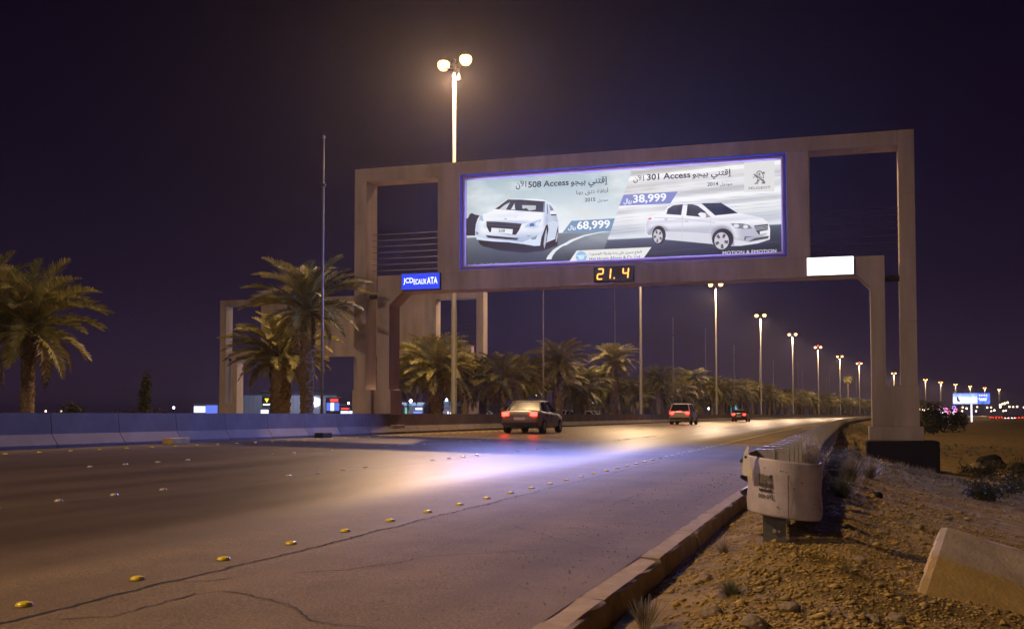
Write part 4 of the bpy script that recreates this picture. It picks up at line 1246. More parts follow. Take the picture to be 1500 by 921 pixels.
# dry ground cover on the bank
def scatter_grass(name, n, region, hgt, mat, seed, width):
    r = random.Random(seed); m = MB()
    for i in range(n):
        y = region[2] + (region[3] - region[2]) * r.random() ** 1.3
        x = r.uniform(region[0], region[1])
        if mn.noise(Vector((x * .8, y * .35, 4))) < -.02: continue
        p = road(y, x, ground_z(y, x) - .01)
        for k in range(5):
            d = Vector((r.gauss(0, .6), r.gauss(0, .6), 1)).normalized() * hgt * r.uniform(.5, 1.3)
            w = Vector((r.uniform(-1, 1), r.uniform(-1, 1), 0)).normalized() * width * (1 + y / 40)
            m.add([p - w, p + w, p + d], [(0, 1, 2)])
    o = m.build(name, mat); o['kind'] = 'stuff'
scatter_grass('dry_grass', 3000, (-.5, 3.2, 34, 110), .2, M['dry_grass'], 4, .006)
scatter_grass('dry_grass', 700, (3.0, 12, 34, 90), .16, M['green_grass'], 6, .008)

# gravel: real pebbles thick in front, thinning into the distance
def gravel(n, seed):
    g = np.random.default_rng(seed)
    t = 2 * np.pi / 5
    base = np.array([(math.cos(k * t), math.sin(k * t), 0.) for k in range(5)] + [(0, 0, .75), (0, 0, -.6)])
    fac = np.array([(k, (k + 1) % 5, 5) for k in range(5)] + [((k + 1) % 5, k, 6) for k in range(5)])
    r = random.Random(seed)
    C = []; S = []
    while len(C) < n:
        y = 3.0 + 36 * r.random() ** 1.9
        x = -1.32 + (r.random() ** 1.1) * (2.4 + y * .20)
        dens = .66 + .8 * mn.noise(Vector((x * 1.1, y * .8, 9))) + .35 * mn.noise(Vector((x * 3, y * 3, 1)))
        if x < -.9: dens -= .3
        if y > 16 and x > 1.4: dens -= .3
        if r.random() > dens: continue
        sz = .0055 + .016 * r.random() ** 2.4 + (.035 * r.random() if r.random() < .02 else 0)
        if y > 12: sz *= 1 + (y - 12) * .03
        C.append((x, y, ground_z(y, x) + sz * .2)); S.append(sz)
    C = np.array(C); S = np.array(S)
    P = base[None] * g.uniform(.65, 1.25, (n, 7, 1)) * (S[:, None] * np.stack([g.uniform(.8, 1.5, n), np.ones(n), g.uniform(.45, .85, n)], 1))[:, None, :]
    a = g.uniform(0, 6.28, n)[:, None]; c, s_ = np.cos(a), np.sin(a)
    V = np.stack([P[..., 0] * c - P[..., 1] * s_, P[..., 0] * s_ + P[..., 1] * c, P[..., 2]], -1) + C[:, None, :]
    F = (np.arange(n)[:, None, None] * 7 + fac[None]).reshape(-1)
    me = bpy.data.meshes.new('gravel')
    nf = n * 10
    me.vertices.add(n * 7); me.vertices.foreach_set('co', V.astype(np.float32).ravel())
    me.loops.add(nf * 3); me.loops.foreach_set('vertex_index', F.astype(np.int32))
    me.polygons.add(nf); me.polygons.foreach_set('loop_start', np.arange(0, nf * 3, 3, dtype=np.int32))
    me.update(calc_edges=True); me.validate()
    me.materials.append(M['stones'])
    o = link('gravel', me); o['kind'] = 'stuff'
gravel(95000, 5)
# grit and small stones lying on the shoulder
def grit(n, seed):
    r = random.Random(seed); m = MB()
    for i in range(n):
        y = 4.2 + 16 * r.random() ** 1.6; x = -1.6 - abs(r.gauss(0, .75))
        if x < -3.9: continue
        s_ = r.uniform(.003, .009) * (1 + y / 18); z = road_z(x)
        a = r.uniform(0, 6)
        q = [(x + s_ * math.cos(a + k * 1.57) * r.uniform(.6, 1.2), y + s_ * math.sin(a + k * 1.57) * r.uniform(.6, 1.2), z) for k in range(4)]
        m.add(q + [(x, y, z + s_ * .8)], [(0, 1, 4), (1, 2, 4), (2, 3, 4), (3, 0, 4)])
    o = m.build('grit', M['rock']); o['kind'] = 'stuff'
grit(420, 8)

def rock(label, loc, sx, sy, sz, seed, mat=None, flat=False, rz=0, name='rock'):
    bm = bmesh.new(); bmesh.ops.create_icosphere(bm, subdivisions=3, radius=1)
    off = Vector((seed * 3.1, seed, 2))
    for v in bm.verts:
        n = mn.noise(v.co * 1.1 + off) * .35 + mn.noise(v.co * 3 + off) * .12
        v.co *= 1 + n
        if flat: v.co.z = max(-.7, min(.55 + .1 * v.co.x, v.co.z * 1.4))
        v.co = Vector((v.co.x * sx, v.co.y * sy, v.co.z * sz))
    me = bpy.data.meshes.new(name); bm.to_mesh(me); bm.free(); me.materials.append(mat or M['rock'])
    o = link(name, me, None, loc, rz)
    return tag(o, label, 'rock', 'loose rocks on the bank')
rock('flat tan stone lying just right of the guardrail end', gp(-.20, 21.3, .07), .20, .16, .12, 1, None, True, .3)
rock('dark boulder standing on the sand far right', gp(5.4, 47.9, .12), .55, .42, .40, 2, M['foundation'])
rock('smaller dark rock beside the dark boulder', gp(4.75, 47.0, .04), .36, .25, .18, 3, M['rock'])
rock('pale rounded rock in the scrub at the right', gp(4.25, 41.5, .08), .55, .35, .24, 4)
rock('dark stone at the right edge of the sand', gp(6.0, 44.5, .05), .30, .25, .28, 5, M['foundation'])
rock('small dark stone on the gravel bank below the foundation', gp(.35, 17.6, .02), .11, .10, .07, 6, M['foundation'])
for k, (x, y, s_) in enumerate([(.05, 9.3, .05), (-.75, 6.2, .055), (.25, 7.2, .05), (-.35, 6.5, .05), (.75, 14, .06), (.3, 12.2, .055), (-1.0, 7.9, .045), (-.5, 5.9, .06), (.1, 6.6, .045), (1.3, 17, .07)]):
    rock(['stone above the long shadow', 'angular stone near the bottom edge by the kerb', 'stone just left of the slab corner', 'angular stone at the bottom edge of the gravel', 'stone beyond the slab',
          'stone between the tuft and the slab', 'stone next to the kerb below the post', 'flat angular stone at the very bottom', 'stone under the lower slab corner', 'stone far up the bank right of the tuft'][k],
         gp(x, y, s_ * .3), s_ * 1.3, s_, s_ * .7, 10 + k)

# concrete slab lying on the bank
sl = MB()
A, B, C_, D_ = Vector((.43, 8.10, -.154)), Vector((.736, 10.0, .172)), Vector((1.92, 10.6, -.21)), Vector((1.54, 8.5, -.55))
nrm = (D_ - A).cross(B - A).normalized()
if nrm.z < 0: nrm = -nrm
NS = 26
r = random.Random(4)
top = []; lower_tint = []
for j in range(NS + 1):
    for i in range(NS + 1):
        p = A.lerp(D_, i / NS).lerp(B.lerp(C_, i / NS), j / NS)
        e = min(i, NS - i, j, NS - j)
        q = p + nrm * (mn.noise(p * 3) * .012 - (.018 if e == 0 else 0)) + (Vector((r.uniform(-1, 1), r.uniform(-1, 1), 0)) * .006 if e == 0 else Vector())
        top.append(q)
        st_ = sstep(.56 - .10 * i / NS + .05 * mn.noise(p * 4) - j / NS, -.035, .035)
        lower_tint.append((st_, st_, st_))
sl.v = [tuple(p) for p in top] + [tuple(p - nrm * .13) for p in top]
sl.c = lower_tint + [(1, 1, 1)] * len(lower_tint)
W_ = NS + 1; off = W_ * W_
for j in range(NS):
    for i in range(NS):
        a = j * W_ + i
        sl.f.append((a, a + 1, a + W_ + 1, a + W_)); sl.f.append((off + a, off + a + W_, off + a + W_ + 1, off + a + 1))
rim = [i for i in range(NS)] + [i * W_ + NS for i in range(NS)] + [NS * W_ + i for i in range(NS, 0, -1)] + [i * W_ for i in range(NS, 0, -1)]
for a, b in zip(rim, rim[1:] + rim[:1]):
    sl.f.append((a, off + a, off + b, b))
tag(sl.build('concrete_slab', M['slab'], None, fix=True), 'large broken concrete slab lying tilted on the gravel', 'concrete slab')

# ------------------------------------------------------------------ guardrail with its curved end
gr = thing('guardrail', 'steel guardrail beside the shoulder ending in a curved drum', 'guardrail', (0, 0, 0))
RX = -.90
prof = [(0, .20), (.012, .215), (.075, .262), (.075, .282), (.0, .325), (.0, .355), (.075, .40), (.075, .425), (.0, .47), (.0, .50), (.075, .545), (.075, .565), (.012, .612), (0, .63)]
def rail_seg(s0, s1):
    m = MB()
    n = len(prof); k = 3
    for i in range(k + 1):
        s = s0 + (s1 - s0) * i / k
        for side in (0, 1):
            for x, z in prof:
                m.v.append(tuple(road(s, RX - x + .004 * side, z + .03 + .09)))
    for i in range(k):
        for side in (0, 1):
            for j in range(n - 1):
                a = i * 2 * n + side * n + j; b = a + 2 * n
                m.f.append((a, b, b + 1, a + 1) if side else (a, a + 1, b + 1, b))
    return m.build('rail', M['galv'], gr)
s = 10.25
while s < 330:
    rail_seg(s, s + 3.83); s += 3.81
pm = MB(); pm.box(-.075, .075, -.06, -.048, -.6, .74); pm.box(-.075, .075, .048, .06, -.6, .74); pm.box(-.006, .006, -.048, .048, -.6, .74)
pm = pm.mesh('post', M['galv'])
bk = MB(); bk.box(-.09, .09, -.075, .075, .26, .73); bk = bk.mesh('blockout', M['galv'])
s = 11.2; i = 0
while s < 260:
    st = 1.0 if s < 20 else 1.905
    p = road(s, RX + .24, ground_z(s, -.6) if s < 60 else .0); link('post', pm, gr, (p.x, p.y, .03), head(s))
    p = road(s, RX + .09, .03); link('blockout', bk, gr, (p.x, p.y, .03), head(s))
    s += st; i += 1
# curved end sheet
dr = MB()
CX, CY, RR = -.585, 10.22, .32
n = 40
zlo, zhi = .195, .70
def drum_pt(i, z, inner):
    t = i / n
    if t < .8:
        a = math.pi + math.pi * (t / .8)
        x = CX + (RR - inner) * math.cos(a); y = CY + (RR - inner) * math.sin(a)
    else:
        x = CX + RR - inner; y = CY + (t - .8) / .2 * .38
    tilt = -.125 * (x - CX)
    d_ = .006 * mn.noise(Vector((i * .22, z * 6, 3))) + .003 * mn.noise(Vector((i * .6, z * 14, 8)))
    return (x + d_ * math.cos(3.14 + 3.14 * min(1, t / .8)), y + d_ * math.sin(3.14 + 3.14 * min(1, t / .8)), z + tilt)
rows = [(zlo, 0), (zlo + .02, -.006), (.30, -.008), (.42, 0.002), (.55, -.008), (zhi - .02, -.006), (zhi, 0)]
for side in (0, .006):
    for i in range(n + 1):
        for z, e in rows:
            dr.v.append(drum_pt(i, z, side + e))
k = len(rows); N1 = (n + 1) * k
for i in range(n):
    for j in range(k - 1):
        a = i * k + j
        dr.f.append((a, a + 1, a + k + 1, a + k)); dr.f.append((N1 + a, N1 + a + k, N1 + a + k + 1, N1 + a + 1))
    for j in (0, k - 1):
        a = i * k + j
        dr.f.append((a, a + k, N1 + a + k, N1 + a))
for i in (0, n):
    for j in range(k - 1):
        a = i * k + j
        dr.f.append((a, a + 1, N1 + a + 1, N1 + a))
drum = dr.build('end_drum', M['drum'], gr, True, fix=True)
drum['label'] = 'curved pale end sheet with stencilled marks'
def on_drum(a_deg, z, off):
    a = R(a_deg)
    x = CX + (RR + off) * math.cos(a); y = CY + (RR + off) * math.sin(a)
    return (x, y, z - .125 * (x - CX))
def drum_patch(name, a0, a1, z0, z1, mat, off=.012, seed=0, rag=0.):
    m = MB(); r = random.Random(seed); q = 8
    for i in range(q + 1):
        for z in (z0, z1):
            m.v.append(on_drum(a0 + (a1 - a0) * i / q, z + r.uniform(-rag, rag), off))
    m.f = [(2 * i, 2 * i + 2, 2 * i + 3, 2 * i + 1) for i in range(q)]
    return m.build(name, mat, drum)
M['stain'] = surf('grey_stain', (.20, .18, .18), .8, var=.4, scale=60)
M['ink'] = surf('stencil_ink', (.055, .05, .06), .8, var=.5, scale=80)
M['sticker'] = surf('pale_sticker', (.72, .66, .50), .7, var=.2)
M['rust'] = surf('rust_streak', (.30, .23, .18), .85, var=.4, scale=50)
drum_patch('sticker', 233, 256, .50, .555, M['stain'], .0115, 1, .008)
drum_patch('sticker', 233, 256, .445, .495, M['stain'], .0115, 5, .006)
drum_patch('sticker', 233, 256, .405, .428, M['ink'], .012, 2, .005)
drum_patch('sticker', 252, 256, .525, .56, M['ink'], .013, 3, .006)
drum_patch('sticker', 207, 218, .49, .585, M['sticker'], .012, 4, .006)
def drum_text(txt, a0, a1, z0, z1):
    v, f = fit_text(txt, .03, 0, 0, 1, 1)
    m = MB(); m.add([on_drum(a0 + (a1 - a0) * x, z0 + (z1 - z0) * z, .0135) for x, z in v], f)
    m.build('stencilled_number', M['ink'], drum)
drum_text('٥٥٠٤٠٥', 233, 256, .446, .49)
drum_text('٥٥٥٠٥٧٦'.replace('٦', '١'), 232, 257, .345, .392)
for a0, z in ((268, .60), (272, .605), (277, .598), (226, .60), (243, .612), (287, .46), (255, .34), (262, .28), (300, .52), (322, .34)):
    drum_patch('scratch', a0, a0 + rnd.uniform(1.5, 4), z, z + rnd.uniform(.006, .014), M['ink'] if z > .5 else M['rust'], .0125, int(a0), .004)
drum_patch('scratch', 279, 280.5, .21, .58, M['rust'], .0122, 8, .0)
# bright terminal lip where the rail meets the drum
tl = MB()
pts = [(.0, .50), (.02, .60), (.05, .69), (.12, .755), (.155, .745), (.14, .70), (.17, .63), (.185, .56), (.17, .50), (.09, .485)]
k = len(pts)
for dy in (0, .006):
    for u, z in pts:
        tl.v.append((RX - .035 + u * .45, 9.965 + dy - u * .30, z + .16 - .09))
tl.f = [tuple(range(k)), tuple(range(2 * k - 1, k - 1, -1))] + [(i, k + i, k + (i + 1) % k, (i + 1) % k) for i in range(k)]
M['lip'] = surf('white_terminal', (.78, .76, .76), .6, var=.1)
lip = tl.build('terminal_plate', M['lip'], gr, fix=True)
sl_ = MB(); sl_.lathe([(0, 0), (.022, 0)], 10); 
sv = [(RX - .035 + .085 * .45 + .022 * math.cos(a) * .6, 9.965 - .085 * .30 - .004 - .022 * math.cos(a) * .3, .725 + .014 * math.sin(a)) for a in [i * math.pi / 5 for i in range(10)]]
b_ = MB(); b_.add(sv, [tuple(range(10))]); b_.build('bolt_slot', M['black'], lip)
# stout post carrying the drum
pp = MB()
pp.box(-.10, .10, -.075, -.063, -.35, .55); pp.box(-.10, .10, .063, .075, -.35, .55); pp.box(.088, .10, -.063, .063, -.35, .55); pp.box(-.10, -.088, -.063, .063, -.35, .55)
po = pp.build('end_post', M['post_steel'], gr, loc=(-.665, 10.12, .0), rotz=.06)
bt = MB(); bt.tube([(.0, -.076, .07), (.0, -.095, .07)], .018, 8); bt.tube([(.04, -.076, .065), (.04, -.09, .065)], .012, 8); bt.build('bolt', M['galv'], po)

# ------------------------------------------------------------------ vehicles
def paint(name, col):
    m, nt, b = new_mat(name)
    N, L = nt.nodes, nt.links
    tc = N.new('ShaderNodeTexCoord'); n1 = N.new('ShaderNodeTexNoise'); n1.inputs['Scale'].default_value = 3
    L.new(tc.outputs['Object'], n1.inputs['Vector'])
    rp = N.new('ShaderNodeMapRange'); rp.inputs[3].default_value = .22; rp.inputs[4].default_value = .42
    L.new(n1.outputs['Fac'], rp.inputs[0]); L.new(rp.outputs[0], b.inputs['Roughness'])
    b.inputs['Base Color'].default_value = (*col, 1)
    b.inputs['Coat Weight'].default_value = .5
    return m
PA = {'white': paint('white_car_paint', (.60, .60, .62)), 'silver': paint('silver_car_paint', (.16, .165, .18)), 'dark': paint('dark_car_paint', (.05, .055, .07))}
M['car_glass'] = surf('car_glass', (.012, .014, .018), .08, var=.1, spec=.7)
M['tyre'] = surf('tyre_rubber', (.016, .016, .017), .85, var=.3)
M['rim'] = surf('wheel_rim', (.45, .45, .47), .35, .6, var=.2)
M['plate'] = surf('number_plate', (.7, .7, .68), .5, var=.1)
M['unlit'] = surf('unlit_lens', (.35, .30, .30), .3, var=.1)
def car(name, label, kind_, pnt, lit, group=None, loc=(0, 0, 0), rz=0.0):
    g = thing(name, label, 'car', loc, rz, group)
    hs = 1.20 if kind_ == 'suv' else 1.0
    B_ = PA[pnt]
    if kind_ == 'suv':
        st = [(0, .78, .42, .92), (.04, .84, .36, 1.08), (.4, .90, .28, 1.12), (1.2, .92, .27, 1.12), (3.0, .92, .27, 1.10), (3.5, .91, .28, 1.07), (4.3, .86, .32, .96), (4.58, .78, .40, .82), (4.66, .62, .46, .70)]
        gh = dict(b0=.10, b1=3.45, t0=.42, t1=2.55, zb=1.09, zt=1.72, wb=.83, wt=.66)
    else:
        st = [(0, .74, .40, .76), (.05, .82, .33, .98), (.45, .88, .25, 1.03), (1.0, .90, .22, 1.0), (2.0, .90, .22, .97), (3.2, .90, .22, .95), (3.7, .88, .24, .90), (4.3, .82, .28, .80), (4.54, .72, .36, .68), (4.6, .60, .42, .60)]
        gh = dict(b0=.62, b1=3.45, t0=1.18, t1=2.50, zb=.96, zt=1.42, wb=.80, wt=.58)
    m = MB(); n = 12
    for y, w, zb, zt in st:
        half = [(w * .86, zb), (w, zb + .10), (w, zb + (zt - zb) * .55), (w * .985, zt - .12), (w * .90, zt - .03), (w * .55, zt + .01)]
        for x, z in half: m.v.append((x, y, z))
        for x, z in half[::-1]: m.v.append((-x, y, z))
    for i in range(len(st) - 1):
        for k in range(n):
            a = i * n + k; b = i * n + (k + 1) % n
            m.f.append((a, b, b + n, a + n))
    m.f.append(tuple(range(n))); m.f.append(tuple((len(st) - 1) * n + k for k in range(n))[::-1])
    m.build('body', B_, g, True, fix=True)
    q = gh
    base = [(-q['wb'], q['b0'], q['zb']), (q['wb'], q['b0'], q['zb']), (q['wb'], q['b1'], q['zb']), (-q['wb'], q['b1'], q['zb'])]
    top = [(-q['wt'], q['t0'], q['zt']), (q['wt'], q['t0'], q['zt']), (q['wt'], q['t1'], q['zt']), (-q['wt'], q['t1'], q['zt'])]
    def face(name, a, b, c, d):
        f = MB(); f.add([a, b, c, d], [(0, 1, 2, 3)]); return f.build(name, M['car_glass'], g, fix=False)
    face('rear_window', base[0], base[1], top[1], top[0])
    face('windscreen', base[2], base[3], top[3], top[2])
    face('side_window', base[1], base[2], top[2], top[1])
    face('side_window', base[3], base[0], top[0], top[3])
    rf = MB()
    e = .03
    rf.v = [(-q['wt'] - e, q['t0'] - e, q['zt'] - .01), (q['wt'] + e, q['t0'] - e, q['zt'] - .01), (q['wt'] + e, q['t1'] + e, q['zt'] - .01), (-q['wt'] - e, q['t1'] + e, q['zt'] - .01),
            (-q['wt'] * .8, q['t0'] + .15, q['zt'] + .05), (q['wt'] * .8, q['t0'] + .15, q['zt'] + .05), (q['wt'] * .8, q['t1'] - .2, q['zt'] + .05), (-q['wt'] * .8, q['t1'] - .2, q['zt'] + .05)]
    rf.f = [(0, 3, 2, 1), (4, 5, 6, 7), (0, 1, 5, 4), (1, 2, 6, 5), (2, 3, 7, 6), (3, 0, 4, 7)]
    rf.build('roof', B_, g)
    pl = MB()
    for a, b in zip(base, top): pl.tube([a, b], .045, 6)
    for sx in (-1, 1):
        y = (q['t0'] + q['t1']) / 2
        pl.tube([(sx * q['wb'], y + .15, q['zb']), (sx * q['wt'], y, q['zt'])], .04, 6)
    pl.build('pillars', B_, g)
    wr_ = .34 if kind_ == 'suv' else .315
    for y in (.86, 3.62):
        for sx in (-1, 1):
            w = MB()
            pf = [(wr_ * .62, -.11), (wr_ * .95, -.11), (wr_, -.07), (wr_, .07), (wr_ * .95, .11), (wr_ * .62, .11)]
            w.lathe(pf, 20)
            w.v = [(z, x, y_) for x, y_, z in w.v]
            t = w.build('tyre', M['tyre'], g, True, loc=(sx * .81, y, wr_))
            d = MB(); d.lathe([(0, .0), (wr_ * .2, .01), (wr_ * .60, -.02), (wr_ * .66, .0)], 15)
            d.v = [((z + .105) * sx, x, y_) for x, y_, z in d.v]
            d.build('rim', M['rim'], t)
    zl = .98 if kind_ == 'suv' else .86
    zb_ = .42
    wd = .925 if kind_ == 'suv' else .905
    for sx in (-1, 1):
        for y in (1.22, 2.12, 3.08):
            gmb = MB(); gmb.box(min(sx * (wd - .02), sx * wd), max(sx * (wd - .02), sx * wd), y - .008, y + .008, zb_, q['zb'] - .10); gmb.build('door_gap', M['black'], g)
        for y in (1.42, 2.32):
            gmb = MB(); gmb.box(min(sx * (wd - .02), sx * (wd + .025)), max(sx * (wd - .02), sx * (wd + .025)), y, y + .17, q['zb'] - .20, q['zb'] - .165); gmb.build('door_handle', B_, g)
        gmb = MB(); gmb.tube([(sx * (wd - .055), yy, wr_ + (wr_ + .055) * math.sin(a)) for yy, a in [(.86 + (wr_ + .055) * math.cos(math.pi * k / 8), math.pi * k / 8) for k in range(9)]], .05, 6)
        gmb.build('wheel_arch', M['black'], g)
    gmb = MB(); gmb.box(-.62, .62, -.012, .03, .74 * hs, .755 * hs); gmb.build('boot_gap', M['black'], g)
    gmb = MB(); gmb.tube([(.55, -.10, .26), (.55, .12, .26)], .035, 8); gmb.build('exhaust', M['dark_steel'], g)
    for sx in (-1, 1):
        l = MB(); l.box(min(sx * .50, sx * .80), max(sx * .50, sx * .80), -.035, .10, zl - .09, zl + .08)
        l.build('tail_light', M['tail'] if lit != 'head' and lit != 'off' else M['unlit'], g, bevel=.02)
        l = MB(); l.box(min(sx * .46, sx * .74), max(sx * .46, sx * .74), 4.36, 4.56, .62 * hs, .74 * hs)
        l.build('headlight', M['headlamp'] if lit == 'head' else M['unlit'], g, bevel=.02)
        mi = MB(); mi.box(min(sx * .88, sx * 1.04), max(sx * .88, sx * 1.04), 2.95, 3.08, q['zb'] - .02, q['zb'] + .12)
        mi.build('mirror', B_, g, bevel=.03)
    if lit == 'tail':
        l = MB(); l.box(-.16, .16, q['b0'] - .02, q['b0'] + .03, q['zb'] + .01, q['zb'] + .045); l.build('brake_light', M['tail'], g)
    p = MB(); p.box(-.25, .25, -.045, .05, .60 * hs, .72 * hs); p.build('number_plate', M['plate'], g)
    p = MB(); p.box(-.80, .80, -.06, .12, .36 * hs, .50 * hs); p.build('rear_bumper', M['black'], g, bevel=.03)
    return g
TRAFFIC = 'traffic in the far left lane'
def place(o, s, x, face=0.0):
    p = road(s, x, road_z(x) + .002 if x > -18 else .202)
    o.location = p; o.rotation_euler.z = head(s) + face
c1 = car('silver_car', 'silver grey car with lit red tail lamps at the right end of the near traffic', 'sedan', 'silver', 'tail', TRAFFIC); place(c1, 46.0, -13.9)
c3 = car('white_car', 'white tall car with red tail lamps driving below the second lamp pole', 'suv', 'white', 'tail', TRAFFIC); place(c3, 91, -13.8)
c4 = car('dark_car', 'small far dark car with red tail lamps before the palm row', 'sedan', 'dark', 'tail', TRAFFIC); place(c4, 133, -13.9)
# oncoming traffic on the other carriageway
h1 = car('oncoming_car', 'oncoming car with bright white headlamps far down the other carriageway', 'sedan', 'silver', 'head', 'oncoming cars with headlamps on')
place(h1, 250, -31, math.pi)
for s, x in ((270, -34), (290, -31), (330, -33), (345, -30.5), (352, -34.5), (390, -31), (400, -34), (440, -31), (455, -34.5)):
    o = copy_tree(h1); place(o, s, x, math.pi)
# parked cars beyond the palms
def at_bearing(b, d, z=0.0):
    a = R(b); return (d * math.sin(a), d * math.cos(a), z)
pk = car('parked_car', 'x', 'sedan', 'white', 'off', 'cars parked beyond the median')
for k, (b, d, rz, lab) in enumerate(((-18.2, 120, 70, 'parked pale car seen between the palms above the near silver car'), (-15.8, 125, 75, 'parked pale car left of the full crowned palm trunk'), (-15.1, 140, 70, 'parked pale car just right of the thin flagpole'),
                                     (-13.5, 130, 80, 'parked pale car between the full crowned palm and its neighbour'), (-12.6, 150, 75, 'parked pale car left of the tall palm trunk'), (-11.9, 160, 85, 'parked pale car right behind the tall palm trunk'))):
    o = pk if k == 0 else copy_tree(pk)
    o['label'] = lab; o.location = at_bearing(b, d, .18); o.rotation_euler.z = R(rz)
# far right: cars on the distant road
t1 = copy_tree(c1); t1['group'] = 'distant cars right of the gantry'; t1['label'] = 'tiny distant car with red tail lamps on the far road at the right'
DB = [20.35, 20.6, 20.85, 21.1, 21.4, 21.7, 22.3, 22.6, 23.7, 23.95, 24.2, 24.5, 24.8, 25.1, 25.4, 25.6]
for k, b in enumerate(DB):
    o = t1 if k == 0 else copy_tree(t1)
    o.location = at_bearing(b - 17.2 + .0, 560 + 25 * (k % 3), -1.0); o.rotation_euler.z = R(-(b - 17.2) + rnd.uniform(-25, 25))
for k, b in enumerate((24.35, 24.62)):
    o = copy_tree(h1); o['group'] = 'distant cars right of the gantry'; o['label'] = ['left of two tiny far cars with white headlamps at the right', 'right of two tiny far cars with white headlamps at the right'][k]
    o.location = at_bearing(b - 17.2, 540, -1.0); o.rotation_euler.z = R(180 - (b - 17.2))

# ------------------------------------------------------------------ buildings beyond the road
def face_cam(p):
    return math.atan2(-p[0], p[1])
M['cladding'] = surf('pale_cladding', (.46, .47, .52), .6, var=.12, scale=2, stretch=(3, 1, .3))
M['dark_clad'] = surf('dark_cladding', (.10, .10, .13), .7, var=.2)
M['blue_lit'] = glow('blue_lit_panel', (.16, .24, 1.0), .9)
M['white_lit'] = glow('white_lit_panel', (.80, .86, 1.0), 1.8)
M['red_lit'] = glow('red_lit_letters', (1.0, .06, .05), 1.8)
M['yellow_lit'] = glow('yellow_lit_mark', (1.0, .72, .02), 1.5)
M['green_lit'] = glow('green_lit_strip', (.25, 1.0, .45), 1.2)
M['cyan_lit'] = glow('cyan_lit_edge', (.12, .65, .9), .8)
def hall():
    p = at_bearing(-28.75, 250, .16)
    g = thing('showroom', 'long low pale hall with a round white sign behind the palms', 'building', p, face_cam(p))
    m = MB(); m.box(-10.6, 10.6, 0, 14, 0, 5.3); m.build('wall', M['dark_clad'], g)
    for k in range(22):
        if k in (5, 6): continue
        m = MB(); x = -10.6 + k * .964; m.box(x + .02, x + .945, -.12, -.01, .3, 5.25); m.build('wall_panel', M['cladding'], g)
    m = MB(); m.box(-10.8, 10.8, -.3, 14, 5.3, 5.55); m.build('roof', M['dark_clad'], g)
    for x, w in ((-4, 5), (3, 2.5), (7, 3)):
        m = MB(); m.box(x - w / 2, x + w / 2, 3, 6, 5.55, 6.2); m.build('roof_unit', M['black'], g)
    s_ = MB(); s_.box(-5.75, -3.85, -.3, -.13, 2.5, 5.0); sg = s_.build('sign_panel', M['black'], g)
    t = MB(); t.add([(-5.3, -.32, 4.6), (-4.3, -.32, 4.6), (-4.8, -.32, 3.6)], [(0, 2, 1)]); t.build('yellow_mark', M['yellow_lit'], sg)
    t = MB(); t.box(-5.6, -4.85, -.34, -.32, 3.05, 3.4); t.box(-4.75, -4.0, -.34, -.32, 3.05, 3.4); t.build('white_mark', M['white_lit'], sg)
    t = MB(); t.lathe([(0, 0), (2.0, 0), (2.05, -.1)], 24); t.v = [(x + 5.3, -.42 + z * .8, y * .55 + 3.8) for x, y, z in t.v]; t.build('round_sign', M['white_lit'], g)
    t = MB(); t.box(-2.2, -1.9, -.16, -.13, .6, 3.2); t.build('lit_slot', M['white_lit'], g)
    return g
hall()
def kiosk(b, d, w, h, label, name='kiosk', parts=()):
    p = at_bearing(b, d, .16)
    g = thing(name, label, 'building', p, face_cam(p))
    m = MB(); m.box(-w / 2, w / 2, 0, 3, 0, h); m.build('wall', M['dark_clad'], g)
    m = MB(); m.box(-w / 2 - .2, w / 2 + .2, -.4, 3.2, h, h + .18); m.build('roof', M['cladding'], g)
    for nm, x0, x1, z0, z1, mt in parts:
        m = MB(); m.box(x0, x1, -.16, -.02, z0, z1); m.build(nm, M[mt], g)
    return g
kiosk(-32.85, 220, 4.6, 2.9, 'low blue lit building at the left with a white lit sign', 'low_building', (('lit_sign', -2.2, -.1, 1.4, 2.6, 'white_lit'), ('lit_panel', -.05, 2.2, 1.2, 2.8, 'blue_lit')))
kiosk(-29.95, 210, 1.5, 2.2, 'small white lit hut beside the pale hall', 'low_building', (('lit_sign', -.7, .7, 1.2, 1.9, 'white_lit'),))
kiosk(-26.5, 200, 2.6, 4.0, 'dark shopfront with red lit letters and bright windows', 'shop', (('red_sign', -.5, .9, 3.3, 3.8, 'red_lit'), ('window', -1.15, -.5, 1.7, 3.1, 'blue_lit'), ('window', -.45, .2, 1.7, 3.1, 'white_lit'), ('window', .35, 1.1, 1.7, 3.1, 'blue_lit')))
kiosk(-25.75, 195, 2.7, 2.6, 'little shop with a faint red sign and white lit front left of the gantry', 'shop', (('red_sign', -1.1, .3, 1.9, 2.15, 'red_lit'), ('window', -1.2, 1.0, 1.0, 1.6, 'white_lit')))
kiosk(-22.35, 120, 2.1, 2.1, 'glass bus shelter with a pale blue roof edge', 'bus_shelter', (('roof_edge', -1.05, 1.05, 1.98, 2.06, 'cyan_lit'), ('window', .2, .95, 1.5, 1.68, 'white_lit'), ('window', .0, .9, 1.1, 1.3, 'blue_lit'), ('green_strip', -.85, -.78, .9, 1.7, 'green_lit')))
